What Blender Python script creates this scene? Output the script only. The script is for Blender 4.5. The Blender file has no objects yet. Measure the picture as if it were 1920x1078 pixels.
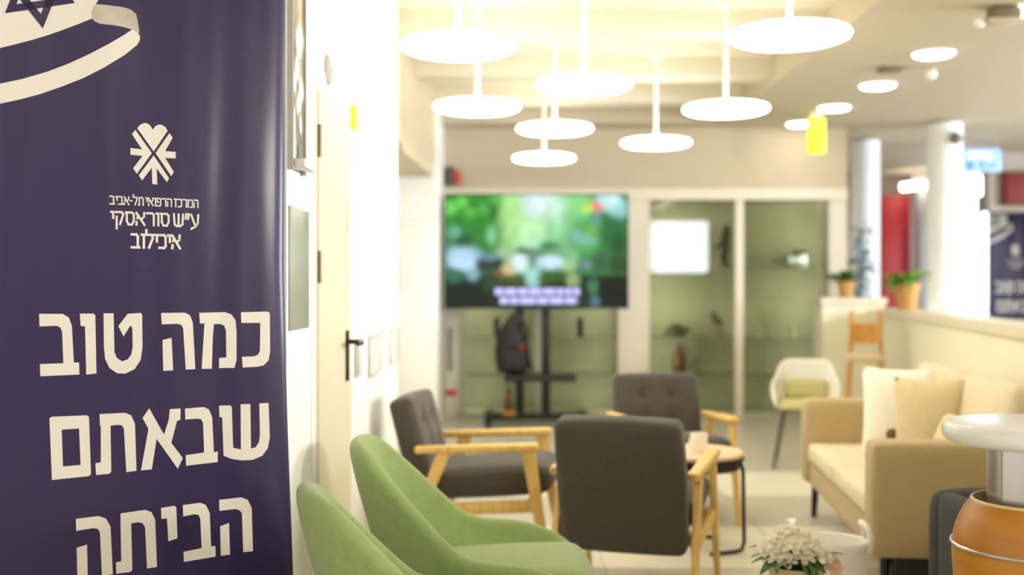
import bpy, bmesh, math, random
from mathutils import Vector, Matrix, Euler, noise

random.seed(7)
SC = bpy.context.scene
COL = SC.collection
R = math.radians

# ------------------------------------------------------------------ camera, world, lights, exposure
F = 2100.0                      # focal length for a 1920 px wide frame
EYE = 1.3
cam_d = bpy.data.cameras.new('camera')
cam = bpy.data.objects.new('camera', cam_d)
COL.objects.link(cam)
cam.location = (0, 0, EYE)
cam.rotation_euler = (R(90), 0, 0)
cam_d.sensor_width = 36
cam_d.lens = F / 1920 * 36
cam_d.clip_start = 0.05
cam_d.dof.use_dof = True
cam_d.dof.focus_distance = 3.02
cam_d.dof.aperture_fstop = 1.45
SC.camera = cam

wd = bpy.data.worlds.new('world')
SC.world = wd
wd.use_nodes = True
wd.node_tree.nodes['Background'].inputs[0].default_value = (1.0, 0.94, 0.84, 1)
wd.node_tree.nodes['Background'].inputs[1].default_value = 0.75

vs = SC.view_settings
vs.view_transform = 'Standard'
vs.look = 'None'
vs.exposure = 0.85
vs.gamma = 1.0
vs.use_curve_mapping = False
SC.cycles.use_denoising = True
SC.cycles.max_bounces = 8
SC.cycles.caustics_reflective = False
SC.cycles.caustics_refractive = False
SC.cycles.sample_clamp_indirect = 6


def area_light(name, loc, target, sx, sy, power, color):
    d = bpy.data.lights.new(name, 'AREA')
    d.shape = 'RECTANGLE'
    d.size, d.size_y, d.energy, d.color = sx, sy, power, color
    o = bpy.data.objects.new(name, d)
    COL.objects.link(o)
    o.location = loc
    o.rotation_euler = (Vector(target) - Vector(loc)).to_track_quat('-Z', 'Y').to_euler()
    return o


# added cool lamp, unseen on the right, for assumed atrium daylight; no window there
area_light('atrium_fill_light', (9.3, 7.2, 1.9), (4.0, 7.8, 1.5), 5.0, 2.0, 420, (0.80, 0.89, 1.0))

# unseen fill lamps, added to brighten the foreground, the banner and the showcase interiors
area_light('rear_fill_light', (0.8, -1.6, 3.05), (0.8, -1.6, 0), 3.2, 3.2, 55, (1.0, 0.93, 0.80))
area_light('banner_fill_light', (7.0, 0.7, 2.78), (0.3, 2.8, 0.9), 1.8, 1.8, 215, (1.0, 0.94, 0.84))  # added out of view to light the banner and the left wall
for x0_, x1_ in ((-0.50, 1.03), (1.40, 3.14)):
    for xs, sg in ((x0_, 1), (x1_, -1)):
        area_light('showcase_fill_light', (xs, 11.29, 1.12), (xs + sg * 0.75, 11.72, 1.12), 0.03, 2.0, 4.4, (1.0, 0.95, 0.82))  # added lamp with no fitting, lifts the dark case interior evenly

# ------------------------------------------------------------------ materials


def lin(c):
    return tuple(((v / 255) / 12.92 if v / 255 <= 0.04045 else ((v / 255 + 0.055) / 1.055) ** 2.4) for v in c)


def mat(name, rgb, rough=0.6, metal=0.0, spec=0.5, var=0.0, scale=8.0, bump=0.0, bscale=60.0, emit=0.0, ergb=None, stretch=None, rgb2=None, sheen=0.0):
    m = bpy.data.materials.new(name)
    m.use_nodes = True
    nt = m.node_tree
    b = nt.nodes['Principled BSDF']
    c = lin(rgb)
    b.inputs['Base Color'].default_value = (*c, 1)
    b.inputs['Roughness'].default_value = rough
    b.inputs['Metallic'].default_value = metal
    b.inputs['Specular IOR Level'].default_value = spec
    if sheen:
        b.inputs['Sheen Weight'].default_value = sheen
        b.inputs['Sheen Roughness'].default_value = 0.4
    tc = None
    if var or bump or rgb2:
        tc = nt.nodes.new('ShaderNodeTexCoord')
        mp = nt.nodes.new('ShaderNodeMapping')
        nt.links.new(tc.outputs['Object'], mp.inputs[0])
        if stretch:
            mp.inputs['Scale'].default_value = stretch
    if var or rgb2:
        n = nt.nodes.new('ShaderNodeTexNoise')
        n.inputs['Scale'].default_value = scale
        n.inputs['Detail'].default_value = 4
        nt.links.new(mp.outputs[0], n.inputs['Vector'])
        r = nt.nodes.new('ShaderNodeValToRGB')
        if rgb2:
            c0, c1 = c, lin(rgb2)
        else:
            c0 = tuple(max(0, v * (1 - var)) for v in c)
            c1 = tuple(min(1, v * (1 + var)) for v in c)
        r.color_ramp.elements[0].position = 0.3
        r.color_ramp.elements[1].position = 0.7
        r.color_ramp.elements[0].color = (*c0, 1)
        r.color_ramp.elements[1].color = (*c1, 1)
        nt.links.new(n.outputs['Fac'], r.inputs[0])
        nt.links.new(r.outputs[0], b.inputs['Base Color'])
    if bump:
        n2 = nt.nodes.new('ShaderNodeTexNoise')
        n2.inputs['Scale'].default_value = bscale
        n2.inputs['Detail'].default_value = 3
        nt.links.new(tc.outputs['Object'], n2.inputs['Vector'])
        bp = nt.nodes.new('ShaderNodeBump')
        bp.inputs['Strength'].default_value = bump
        bp.inputs['Distance'].default_value = 0.01
        nt.links.new(n2.outputs['Fac'], bp.inputs['Height'])
        nt.links.new(bp.outputs[0], b.inputs['Normal'])
    if emit:
        b.inputs['Emission Color'].default_value = (*lin(ergb or rgb), 1)
        b.inputs['Emission Strength'].default_value = emit
    return m


def glass_mat(name, tint, rough=0.0):
    m = bpy.data.materials.new(name)
    m.use_nodes = True
    nt = m.node_tree
    for n in list(nt.nodes):
        nt.nodes.remove(n)
    out = nt.nodes.new('ShaderNodeOutputMaterial')
    mix = nt.nodes.new('ShaderNodeMixShader')
    fr = nt.nodes.new('ShaderNodeFresnel')
    fr.inputs[0].default_value = 1.5
    tr = nt.nodes.new('ShaderNodeBsdfTransparent')
    tr.inputs[0].default_value = (*lin(tint), 1)
    gl = nt.nodes.new('ShaderNodeBsdfGlossy')
    gl.inputs['Roughness'].default_value = rough
    nt.links.new(fr.outputs[0], mix.inputs[0])
    nt.links.new(tr.outputs[0], mix.inputs[1])
    nt.links.new(gl.outputs[0], mix.inputs[2])
    nt.links.new(mix.outputs[0], out.inputs[0])
    return m


M = {
    'wall': mat('white_paint', (243, 243, 239), 0.7, var=0.015, scale=3, bump=0.03, bscale=90),
    'back_wall': mat('warm_paint', (204, 190, 164), 0.75, var=0.02, scale=3, bump=0.03, bscale=90),
    'partition': mat('cream_paint', (246, 240, 214), 0.7, var=0.015, scale=3, bump=0.03, bscale=90),
    'ledge': mat('ledge_laminate', (232, 222, 200), 0.45, var=0.02, scale=6),
    'ceil': mat('ceiling_paint', (232, 225, 208), 0.8, var=0.015, scale=2),
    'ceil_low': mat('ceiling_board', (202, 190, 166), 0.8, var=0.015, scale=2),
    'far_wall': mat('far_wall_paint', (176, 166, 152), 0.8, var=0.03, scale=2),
    'column': mat('column_paint', (238, 240, 243), 0.6, var=0.01),
    'grout': mat('floor_grout', (176, 170, 156), 0.7, var=0.03),
    'tile': mat('grey_floor_tile', (196, 190, 174), 0.28, var=0.03, scale=3),
    'tile_light': mat('bright_patch_tile', (232, 226, 206), 0.28, var=0.02, scale=3),
    'door': mat('door_paint', (228, 219, 190), 0.5, var=0.01),
    'rebate_shade': mat('rebate_shade_tan', (216, 203, 168), 0.55, var=0.02),
    'dark_metal': mat('dark_metal', (52, 46, 40), 0.4, metal=0.6, var=0.05),
    'hinge': mat('hinge_steel', (172, 162, 138), 0.4, metal=0.6, var=0.05),
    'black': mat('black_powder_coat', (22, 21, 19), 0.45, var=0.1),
    'chrome': mat('chrome', (225, 222, 218), 0.18, metal=1.0, var=0.02),
    'steel': mat('brushed_steel', (210, 206, 206), 0.27, metal=0.95, var=0.05, scale=30, stretch=(1, 1, 0.1)),
    'lamp': mat('lamp_diffuser', (255, 250, 238), 0.5, emit=6.5, ergb=(255, 247, 228), var=0.005),
    'lamp_top': mat('lamp_housing', (250, 246, 236), 0.5, emit=2.6, ergb=(255, 247, 228), var=0.005),
    'lamp_white': mat('lamp_body', (248, 246, 240), 0.5, var=0.01),
    'down': mat('downlight_diffuser', (255, 250, 238), 0.5, emit=6.5, ergb=(255, 246, 226), var=0.005),
    'win_glow': mat('daylit_pane', (240, 247, 255), 0.3, emit=4.5, ergb=(232, 241, 255), var=0.005),
    'rear_glow': mat('rear_daylit_pane', (240, 247, 255), 0.3, emit=11.0, ergb=(226, 236, 255), var=0.005),
    'banner': mat('banner_purple_print', (43, 27, 72), 0.42, spec=0.3, var=0.03, scale=2),
    'print': mat('banner_cream_print', (232, 226, 212), 0.38, spec=0.6, var=0.01),
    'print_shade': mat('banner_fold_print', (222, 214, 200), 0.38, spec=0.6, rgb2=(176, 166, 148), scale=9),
    'alu': mat('aluminium', (190, 190, 192), 0.35, metal=0.9, var=0.03),
    'green': mat('green_felt', (148, 168, 102), 0.9, var=0.07, scale=40, bump=0.25, bscale=260, sheen=0.35),
    'charcoal': mat('charcoal_weave', (76, 70, 61), 0.92, var=0.10, scale=90, bump=0.3, bscale=300, sheen=0.25),
    'button': mat('charcoal_button', (60, 56, 50), 0.9, var=0.1, scale=60),
    'oak': mat('light_oak', (226, 188, 106), 0.45, var=0.14, scale=7, stretch=(6, 6, 1)),
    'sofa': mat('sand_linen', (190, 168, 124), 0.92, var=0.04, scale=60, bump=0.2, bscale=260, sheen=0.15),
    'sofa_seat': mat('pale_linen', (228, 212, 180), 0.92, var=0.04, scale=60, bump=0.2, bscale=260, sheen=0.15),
    'pillow': mat('ivory_cotton', (252, 247, 230), 0.9, var=0.03, scale=30, bump=0.2, bscale=160),
    'pillow2': mat('oatmeal_cotton', (220, 202, 160), 0.9, var=0.05, scale=30, bump=0.2, bscale=160),
    'pom': mat('brown_yarn', (120, 88, 46), 0.95, var=0.15, scale=80, bump=0.5, bscale=200),
    'strap': mat('ivory_webbing', (232, 220, 192), 0.9, var=0.04, scale=60),
    'table_top': mat('pale_beech_top', (232, 200, 164), 0.4, var=0.07, scale=6, stretch=(1, 8, 1)),
    'cup': mat('white_ceramic', (248, 242, 226), 0.3, var=0.01),
    'gloss_white': mat('white_lacquer', (240, 237, 232), 0.25, var=0.01),
    'barrel': mat('honey_wood', (176, 110, 22), 0.35, rgb2=(196, 132, 44), scale=3.5, stretch=(1, 1, 7)),
    'barrel_rim': mat('pale_barrel_rim', (226, 196, 140), 0.4, var=0.05),
    'tub': mat('slate_fabric', (66, 66, 64), 0.9, var=0.08, scale=70, bump=0.2, bscale=260),
    'tub_seat': mat('slate_seat_fabric', (96, 96, 92), 0.9, var=0.08, scale=70, bump=0.2, bscale=260),
    'basket': mat('white_rope', (250, 247, 236), 0.85, var=0.03, scale=30, bump=0.3, bscale=90),
    'petal': mat('white_petal', (252, 248, 234), 0.7, var=0.02),
    'petal_pink': mat('blush_petal', (250, 218, 192), 0.7, var=0.03),
    'leaf': mat('green_leaf', (74, 112, 44), 0.5, var=0.25, scale=6),
    'leaf_bright': mat('bright_leaf', (120, 158, 52), 0.45, var=0.2, scale=6),
    'leaf_blue': mat('blue_grey_leaf', (116, 140, 152), 0.5, var=0.2, scale=6),
    'pot': mat('terracotta', (208, 158, 92), 0.75, var=0.08, scale=10),
    'pot_cream': mat('cream_ceramic', (206, 190, 150), 0.55, var=0.03),
    'soil': mat('potting_soil', (58, 44, 30), 0.95, var=0.3, scale=40, bump=0.5),
    'shell': mat('white_plastic', (236, 234, 226), 0.4, var=0.01),
    'olive_pad': mat('olive_fabric', (196, 188, 134), 0.9, var=0.05, scale=40),
    'grey_metal': mat('grey_metal', (96, 90, 80), 0.4, metal=0.5, var=0.05),
    'stool': mat('amber_wood', (204, 146, 64), 0.45, var=0.12, scale=6, stretch=(5, 5, 1)),
    'frame_white': mat('cabinet_frame_paint', (232, 224, 206), 0.5, var=0.01),
    'case_back': mat('cabinet_backing', (182, 180, 156), 0.6, var=0.03, scale=2),
    'glass': glass_mat('cabinet_glass', (240, 244, 232)),
    'shelf': glass_mat('shelf_glass', (226, 236, 222)),
    'clear': glass_mat('clear_pane', (235, 242, 240)),
    'bronze': mat('dark_bronze', (58, 56, 40), 0.45, metal=0.4, var=0.2),
    'brown_glaze': mat('brown_glaze', (96, 58, 26), 0.3, var=0.15),
    'stone': mat('tan_stone', (140, 128, 90), 0.7, var=0.1),
    'pale_stone': mat('pale_stone', (206, 204, 168), 0.6, var=0.05),
    'silver': mat('polished_silver', (214, 220, 232), 0.2, metal=0.7, var=0.05),
    'red': mat('red_lacquer', (186, 34, 40), 0.5, var=0.06),
    'maroon': mat('maroon_panel', (120, 26, 16), 0.6, var=0.08),
    'red_small': mat('red_plastic', (208, 70, 62), 0.5, var=0.04),
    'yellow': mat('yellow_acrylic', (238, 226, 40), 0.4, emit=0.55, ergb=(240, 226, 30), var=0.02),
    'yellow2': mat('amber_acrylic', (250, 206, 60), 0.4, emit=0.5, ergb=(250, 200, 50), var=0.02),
    'blue_sign': mat('blue_sign_face', (150, 190, 232), 0.4, emit=0.12, ergb=(150, 190, 236), var=0.03),
    'sign_dark': mat('sign_ink', (74, 116, 150), 0.5, var=0.05),
    'sign_white': mat('sign_white', (236, 242, 250), 0.5, emit=0.15, ergb=(236, 242, 250), var=0.01),
    'mirror': mat('smoked_panel', (170, 166, 156), 0.12, metal=0.8, var=0.03),
    'vision': mat('frosted_vision_panel', (176, 178, 160), 0.3, var=0.04, rgb2=(150, 156, 136), scale=3),
    'notice': mat('notice_paper', (226, 224, 214), 0.6, var=0.01),
    'notice_line': mat('notice_frame', (196, 192, 180), 0.6, var=0.02),
    'sensor_dark': mat('sensor_dark', (120, 108, 82), 0.5, var=0.05),
    'teal': mat('teal_trim', (40, 70, 84), 0.5, var=0.05),
    'grey_panel': mat('grey_slot', (150, 140, 124), 0.6, var=0.04),
    'backpack': mat('black_nylon', (24, 22, 22), 0.7, var=0.2, scale=20, bump=0.2, bscale=120),
    'grey_post': mat('grey_post', (176, 176, 180), 0.5, var=0.03),
    'stripe_hoop': mat('hoop_steel', (205, 196, 188), 0.22, metal=0.9, var=0.02),
}

for k_ in ('petal', 'petal_pink'):
    # petals let some light through
    nt_ = M[k_].node_tree
    out_ = nt_.nodes['Material Output']
    tl_ = nt_.nodes.new('ShaderNodeBsdfTranslucent')
    tl_.inputs[0].default_value = (*lin((255, 246, 226) if k_ == 'petal' else (250, 214, 186)), 1)
    mx_ = nt_.nodes.new('ShaderNodeMixShader')
    mx_.inputs[0].default_value = 0.45
    nt_.links.new(nt_.nodes['Principled BSDF'].outputs[0], mx_.inputs[1])
    nt_.links.new(tl_.outputs[0], mx_.inputs[2])
    nt_.links.new(mx_.outputs[0], out_.inputs[0])
for k_ in ('banner', 'print'):
    # satin film over the print, hanging in faint vertical waves
    nt_ = M[k_].node_tree
    b_ = nt_.nodes['Principled BSDF']
    b_.inputs['Coat Weight'].default_value = 0.4
    b_.inputs['Coat Roughness'].default_value = 0.2
    tc_ = nt_.nodes.new('ShaderNodeTexCoord')
    mp_ = nt_.nodes.new('ShaderNodeMapping')
    mp_.inputs['Scale'].default_value = (7.0, 0.0, 0.7)
    nz_ = nt_.nodes.new('ShaderNodeTexNoise')
    nz_.inputs['Scale'].default_value = 1.0
    nz_.inputs['Detail'].default_value = 1.0
    bp_ = nt_.nodes.new('ShaderNodeBump')
    bp_.inputs['Strength'].default_value = 1.0
    bp_.inputs['Distance'].default_value = 0.012
    nt_.links.new(tc_.outputs['Object'], mp_.inputs[0])
    nt_.links.new(mp_.outputs[0], nz_.inputs['Vector'])
    nt_.links.new(nz_.outputs['Fac'], bp_.inputs['Height'])
    nt_.links.new(bp_.outputs[0], b_.inputs['Normal'])
    nt_.links.new(bp_.outputs[0], b_.inputs['Coat Normal'])

# ------------------------------------------------------------------ helpers


def px(x, y, Y):
    """a point at depth Y that lies in the direction measured in the photograph"""
    return Vector(((x - 960) * Y / F, Y, EYE + (539 - y) * Y / F))


def link(o):
    COL.objects.link(o)
    return o


def thing(name, label, cat, loc=(0, 0, 0), rz=0.0, group=None):
    o = link(bpy.data.objects.new(name, None))
    o.empty_display_size = 0.05
    o.location = loc
    o.rotation_euler = (0, 0, rz)
    return tag(o, label, cat, group)


def tag(o, label, cat, group=None):
    o['label'] = label
    o['category'] = cat
    if group:
        o['group'] = group
    return o


def obj(name, bm, m, parent=None, smooth=True, sub=0, angle=40):
    bmesh.ops.recalc_face_normals(bm, faces=bm.faces)
    me = bpy.data.meshes.new(name)
    bm.to_mesh(me)
    bm.free()
    me.materials.append(M[m] if isinstance(m, str) else m)
    if smooth:
        me.polygons.foreach_set('use_smooth', [True] * len(me.polygons))
        try:
            me.set_sharp_from_angle(angle=R(angle))
        except Exception:
            pass
    o = link(bpy.data.objects.new(name, me))
    if sub:
        s = o.modifiers.new('sub', 'SUBSURF')
        s.levels = s.render_levels = sub
    if parent:
        o.parent = parent
    return o


def struct(name, bm, m, parent=None, smooth=False):
    o = obj(name, bm, m, parent, smooth)
    if not parent:
        o['kind'] = 'structure'
    return o


def kids(o):
    return list(o.children)


def dup(root, loc=None, rz=None, label=None, group=None, parent=None):
    c = root.copy()
    COL.objects.link(c)
    if parent is not None:
        c.parent = parent
    if loc is not None:
        c.location = loc
    if rz is not None:
        c.rotation_euler = (0, 0, rz)
    if label:
        c['label'] = label
    if group:
        c['group'] = group
    for ch in kids(root):
        if ch is not c:
            dup(ch, parent=c)
    return c


def B():
    return bmesh.new()


def merge(bm, other, mtx=None):
    me = bpy.data.meshes.new('t')
    other.to_mesh(me)
    other.free()
    if mtx is not None:
        me.transform(mtx)
    bm.from_mesh(me)
    bpy.data.meshes.remove(me)
    return bm


def box(bm, x0, x1, y0, y1, z0, z1, bev=0.0, seg=2, mtx=None):
    t = bmesh.new()
    bmesh.ops.create_cube(t, size=1)
    bmesh.ops.scale(t, vec=(abs(x1 - x0), abs(y1 - y0), abs(z1 - z0)), verts=t.verts)
    bmesh.ops.translate(t, vec=((x0 + x1) / 2, (y0 + y1) / 2, (z0 + z1) / 2), verts=t.verts)
    if bev:
        bmesh.ops.bevel(t, geom=t.edges[:], offset=bev, segments=seg, profile=0.5, affect='EDGES')
    return merge(bm, t, mtx)


def soft(bm, sx, sy, sz, r, c=(0, 0, 0), rot=(0, 0, 0), bulge=0.0, n=10, dips=(), top_bulge=0.0):
    """upholstered block: rounded edges, puffed faces, optional tufting dips (x, z) pressed into the -y face"""
    t = bmesh.new()
    hx, hy, hz = sx / 2, sy / 2, sz / 2
    g = [math.sin((i / n * 2 - 1) * math.pi / 2) for i in range(n + 1)]
    cache = {}

    def V(a, b, cc):
        k = (round(a, 5), round(b, 5), round(cc, 5))
        if k in cache:
            return cache[k]
        p = Vector((a * hx, b * hy, cc * hz))
        q = Vector((max(-(hx - r), min(hx - r, p.x)), max(-(hy - r), min(hy - r, p.y)), max(-(hz - r), min(hz - r, p.z))))
        d = p - q
        if d.length > 1e-6:
            p = q + d.normalized() * r
        fx, fy, fz = 1 - a * a, 1 - b * b, 1 - cc * cc
        p += Vector((a * fy * fz, b * fx * fz, cc * fx * fy)) * bulge
        if top_bulge and cc > 0.99:
            p.z += top_bulge * fx * fy
        if b < -0.99:
            for (dx, dz, dp, w) in dips:
                rr = (p.x - dx) ** 2 + (p.z - dz) ** 2
                p.y += dp * math.exp(-rr / (w * w))
        cache[k] = t.verts.new(p)
        return cache[k]
    for ax in range(3):
        for sgn in (-1, 1):
            for i in range(n):
                for j in range(n):
                    qs = []
                    for (u, v) in ((g[i], g[j]), (g[i + 1], g[j]), (g[i + 1], g[j + 1]), (g[i], g[j + 1])):
                        co = [0, 0, 0]
                        co[ax] = sgn
                        co[(ax + 1) % 3] = u
                        co[(ax + 2) % 3] = v
                        qs.append(V(*co))
                    try:
                        t.faces.new(qs)
                    except ValueError:
                        pass
    mtx = Matrix.Translation(c) @ Euler(rot).to_matrix().to_4x4()
    return merge(bm, t, mtx)


def cushion(bm, w, h, th, n=14, mtx=None):
    """throw pillow standing in the xz plane, pinched edges"""
    t = bmesh.new()
    def P(i, j, s):
        a, b = i / n * 2 - 1, j / n * 2 - 1
        e = max(0.0, (1 - abs(a) ** 2.6)) ** 0.6 * max(0.0, (1 - abs(b) ** 2.6)) ** 0.6
        k = 1 - 0.07 * (1 - a * a) * (abs(b) ** 3)
        k2 = 1 - 0.07 * (1 - b * b) * (abs(a) ** 3)
        return Vector((a * w / 2 * k2, s * th / 2 * e, b * h / 2 * k))
    vs_ = {}
    for s in (-1, 1):
        for i in range(n + 1):
            for j in range(n + 1):
                edge = i in (0, n) or j in (0, n)
                k = (i, j, 0 if edge else s)
                if k not in vs_:
                    vs_[k] = t.verts.new(P(i, j, s))
    def g(i, j, s):
        return vs_[(i, j, 0 if (i in (0, n) or j in (0, n)) else s)]
    for s in (-1, 1):
        for i in range(n):
            for j in range(n):
                t.faces.new([g(i, j, s), g(i + 1, j, s), g(i + 1, j + 1, s), g(i, j + 1, s)])
    return merge(bm, t, mtx)


def frame_of(d):
    d = Vector(d).normalized()
    u = Vector((0, 0, 1)) if abs(d.z) < 0.9 else Vector((1, 0, 0))
    a = d.cross(u).normalized()
    return a, d.cross(a).normalized()


def tube(bm, pts, rad, n=10, closed=False):
    pts = [Vector(p) for p in pts]
    rads = rad if isinstance(rad, (list, tuple)) else [rad] * len(pts)
    rings = []
    N = len(pts)
    pa = None
    for i, p in enumerate(pts):
        if closed:
            d = pts[(i + 1) % N] - pts[i - 1]
        else:
            d = pts[min(i + 1, N - 1)] - pts[max(i - 1, 0)]
        d.normalize()
        if pa is None:
            a, b = frame_of(d)
        else:
            a = (pa - d * pa.dot(d)).normalized()
            b = d.cross(a)
        pa = a
        rings.append([bm.verts.new(p + (a * math.cos(k * 2 * math.pi / n) + b * math.sin(k * 2 * math.pi / n)) * rads[i]) for k in range(n)])
    for i in range(N if closed else N - 1):
        r0, r1 = rings[i], rings[(i + 1) % N]
        for k in range(n):
            bm.faces.new([r0[k], r0[(k + 1) % n], r1[(k + 1) % n], r1[k]])
    if not closed:
        bm.faces.new(rings[0])
        bm.faces.new(rings[-1][::-1])
    return bm


def bar(bm, p0, p1, w, d, up=(1, 0, 0), bev=0.006, w1=None, d1=None):
    """tapered rectangular bar from p0 to p1; `up` is the direction along which w is measured"""
    p0, p1 = Vector(p0), Vector(p1)
    ax = (p1 - p0).normalized()
    u = Vector(up)
    u = (u - ax * u.dot(ax)).normalized()
    v = ax.cross(u)
    w1 = w if w1 is None else w1
    d1 = d if d1 is None else d1
    t = bmesh.new()
    vv = []
    for p, ww, dd in ((p0, w, d), (p1, w1, d1)):
        vv.append([t.verts.new(p + u * sx * ww / 2 + v * sy * dd / 2) for sx, sy in ((-1, -1), (1, -1), (1, 1), (-1, 1))])
    t.faces.new(vv[0][::-1])
    t.faces.new(vv[1])
    for k in range(4):
        t.faces.new([vv[0][k], vv[0][(k + 1) % 4], vv[1][(k + 1) % 4], vv[1][k]])
    if bev:
        bmesh.ops.bevel(t, geom=t.edges[:], offset=bev, segments=2, profile=0.5, affect='EDGES')
    return merge(bm, t)


def lathe(bm, prof, c=(0, 0, 0), n=32, sx=1.0, sy=1.0):
    """prof: (radius, z) from bottom to top"""
    rings = []
    for (r, z) in prof:
        if r < 1e-5:
            rings.append([bm.verts.new((c[0], c[1], c[2] + z))])
        else:
            rings.append([bm.verts.new((c[0] + r * sx * math.cos(k * 2 * math.pi / n), c[1] + r * sy * math.sin(k * 2 * math.pi / n), c[2] + z)) for k in range(n)])
    for r0, r1 in zip(rings, rings[1:]):
        for k in range(n):
            a, b = k, (k + 1) % n
            if len(r0) == 1 and len(r1) == 1:
                continue
            if len(r0) == 1:
                bm.faces.new([r0[0], r1[b], r1[a]])
            elif len(r1) == 1:
                bm.faces.new([r0[a], r0[b], r1[0]])
            else:
                bm.faces.new([r0[a], r0[b], r1[b], r1[a]])
    return bm


def ball(bm, c, rx, ry=None, rz=None, n=14):
    ry = rx if ry is None else ry
    rz = rx if rz is None else rz
    t = bmesh.new()
    bmesh.ops.create_uvsphere(t, u_segments=n, v_segments=max(6, n // 2), radius=1)
    return merge(bm, t, Matrix.Translation(c) @ Matrix.Diagonal((rx, ry, rz, 1)))


def blob(bm, pts):
    """smooth lump as overlapping ellipsoids remeshed into one skin is not needed: pts = (c, rx, ry, rz)"""
    for (c, rx, ry, rz) in pts:
        ball(bm, c, rx, ry, rz)
    return bm


def prism(bm, poly, z0, z1):
    lo = [bm.verts.new((x, y, z0)) for x, y in poly]
    hi = [bm.verts.new((x, y, z1)) for x, y in poly]
    bm.faces.new(lo[::-1])
    bm.faces.new(hi)
    n = len(poly)
    for k in range(n):
        bm.faces.new([lo[k], lo[(k + 1) % n], hi[(k + 1) % n], hi[k]])
    return bm


# ------------------------------------------------------------------ the setting
CEIL_LOW, CEIL_HIGH = 2.89, 3.10
floor = struct('floor', box(B(), -4.2, 10.4, -4.8, 16.4, -0.12, -0.006), 'grout')
TS = 0.9
light_tiles = {(2, 4), (3, 6), (3, 4), (1, 4), (0, 5), (1, 2), (2, 2), (4, 6), (1, 6)}  # paler tone on chosen tiles makes the floor's bright patches
proto = {}
for key in ('tile', 'tile_light'):
    bm = box(B(), -TS / 2 + 0.002, TS / 2 - 0.002, -TS / 2 + 0.002, TS / 2 - 0.002, -0.006, 0.0, 0.0015, 1)
    proto[key] = obj('tile', bm, key, floor, smooth=False)
first = {'tile': True, 'tile_light': True}
for ix in range(-2, 6):
    for iy in range(0, 13):
        cx, cy = 0.43 + TS * (ix - 2) + TS / 2, 1.6 + TS * iy + TS / 2
        key = 'tile_light' if (ix, iy) in light_tiles else 'tile'
        if first[key]:
            o = proto[key]
            first[key] = False
        else:
            o = proto[key].copy()
            COL.objects.link(o)
            o.parent = floor
        o.location = (cx, cy, 0)

struct('ceiling', box(B(), -4.2, 2.04, -4.8, 11.6, CEIL_HIGH, 3.3), 'ceil')
struct('trim_1', box(B(), 2.04, 10.4, -4.8, 16.4, CEIL_LOW, 3.3), 'ceil_low')           # lower ceiling on the right
struct('trim_2', box(B(), -1.4, 2.04, 10.82, 11.2, CEIL_LOW, CEIL_HIGH), 'ceil_low')     # soffit along the back wall
for i, y in enumerate((3.9, 5.6, 7.25, 8.75, 9.95)):
    struct('trim_%d' % (3 + i), box(B(), -0.9, 2.04, y, y + 0.26, 2.95, CEIL_HIGH), 'ceil')   # cross beams

LX = -0.665
struct('wall_left', box(B(), -0.95, LX, 3.30, 6.5, 0, CEIL_HIGH), 'wall')
struct('wall_left_return', box(B(), -4.2, -0.95, 3.30, 3.46, 0, CEIL_HIGH), 'wall')
struct('wall_recess', box(B(), -1.5, -1.3, 6.5, 10.0, 0, CEIL_HIGH), 'wall')
struct('wall_recess_return', box(B(), -1.3, -0.95, 6.34, 6.5, 0, CEIL_HIGH), 'wall')
struct('wall_left_end', box(B(), -1.5, -0.68, 10.0, 11.6, 0, CEIL_HIGH), 'wall')
struct('wall_left_bulkhead', prism(B(), [(-1.3, 6.5), (-0.70, 6.5), (-0.79, 8.2), (-0.70, 10.0), (-1.3, 10.0)], 2.29, CEIL_HIGH), 'back_wall')
# back wall: solid above the showcases, piers between
YB = 11.2
bm = B()
box(bm, -0.68, 3.35, YB, YB + 0.42, 2.29, CEIL_HIGH)
struct('wall_back', bm, 'back_wall')
struct('wall_back_pier', box(B(), 1.09, 1.344, YB, YB + 0.42, 0, 2.29), 'frame_white')
struct('wall_back_pier.001', box(B(), 3.20, 3.35, YB, YB + 0.42, 0, 2.29), 'frame_white')
struct('wall_back_pier.002', box(B(), -0.68, -0.56, YB, YB + 0.42, 0, 2.29), 'frame_white')
struct('wall_back_lining', box(B(), -1.5, 3.35, YB + 0.60, YB + 0.66, 0, CEIL_HIGH), 'back_wall')
struct('trim_9', box(B(), -0.68, 3.35, YB - 0.03, YB, 2.175, 2.29, 0.004), 'frame_white')

# partition with a ledge, running diagonally on the right
PA, PB = Vector((3.62, 10.95, 0)), Vector((1.98, 2.3, 0))
dirp = (PB - PA).normalized()
nrm = Vector((-dirp.y, dirp.x, 0))           # to the atrium side or the room side, fixed below
if nrm.x < 0:
    nrm = -nrm
def quad_run(t0, t1, o0, o1):
    L = (PB - PA).length
    a, b = PA + dirp * t0 * L, PA + dirp * t1 * L
    return [(a + nrm * o0).to_2d(), (b + nrm * o0).to_2d(), (b + nrm * o1).to_2d(), (a + nrm * o1).to_2d()]
struct('wall_partition', prism(B(), quad_run(0, 1, 0, 0.22), 0, 1.04), 'partition')
struct('trim_10', prism(B(), quad_run(0, 1, -0.03, 0.25), 1.04, 1.10), 'ledge')
struct('wall_partition_end', box(B(), 2.985, 3.59, 10.78, 11.08, 0, 1.14), 'partition')
struct('trim_11', box(B(), 2.965, 3.60, 10.74, 11.10, 1.14, 1.20, 0.006), 'ledge')

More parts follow.
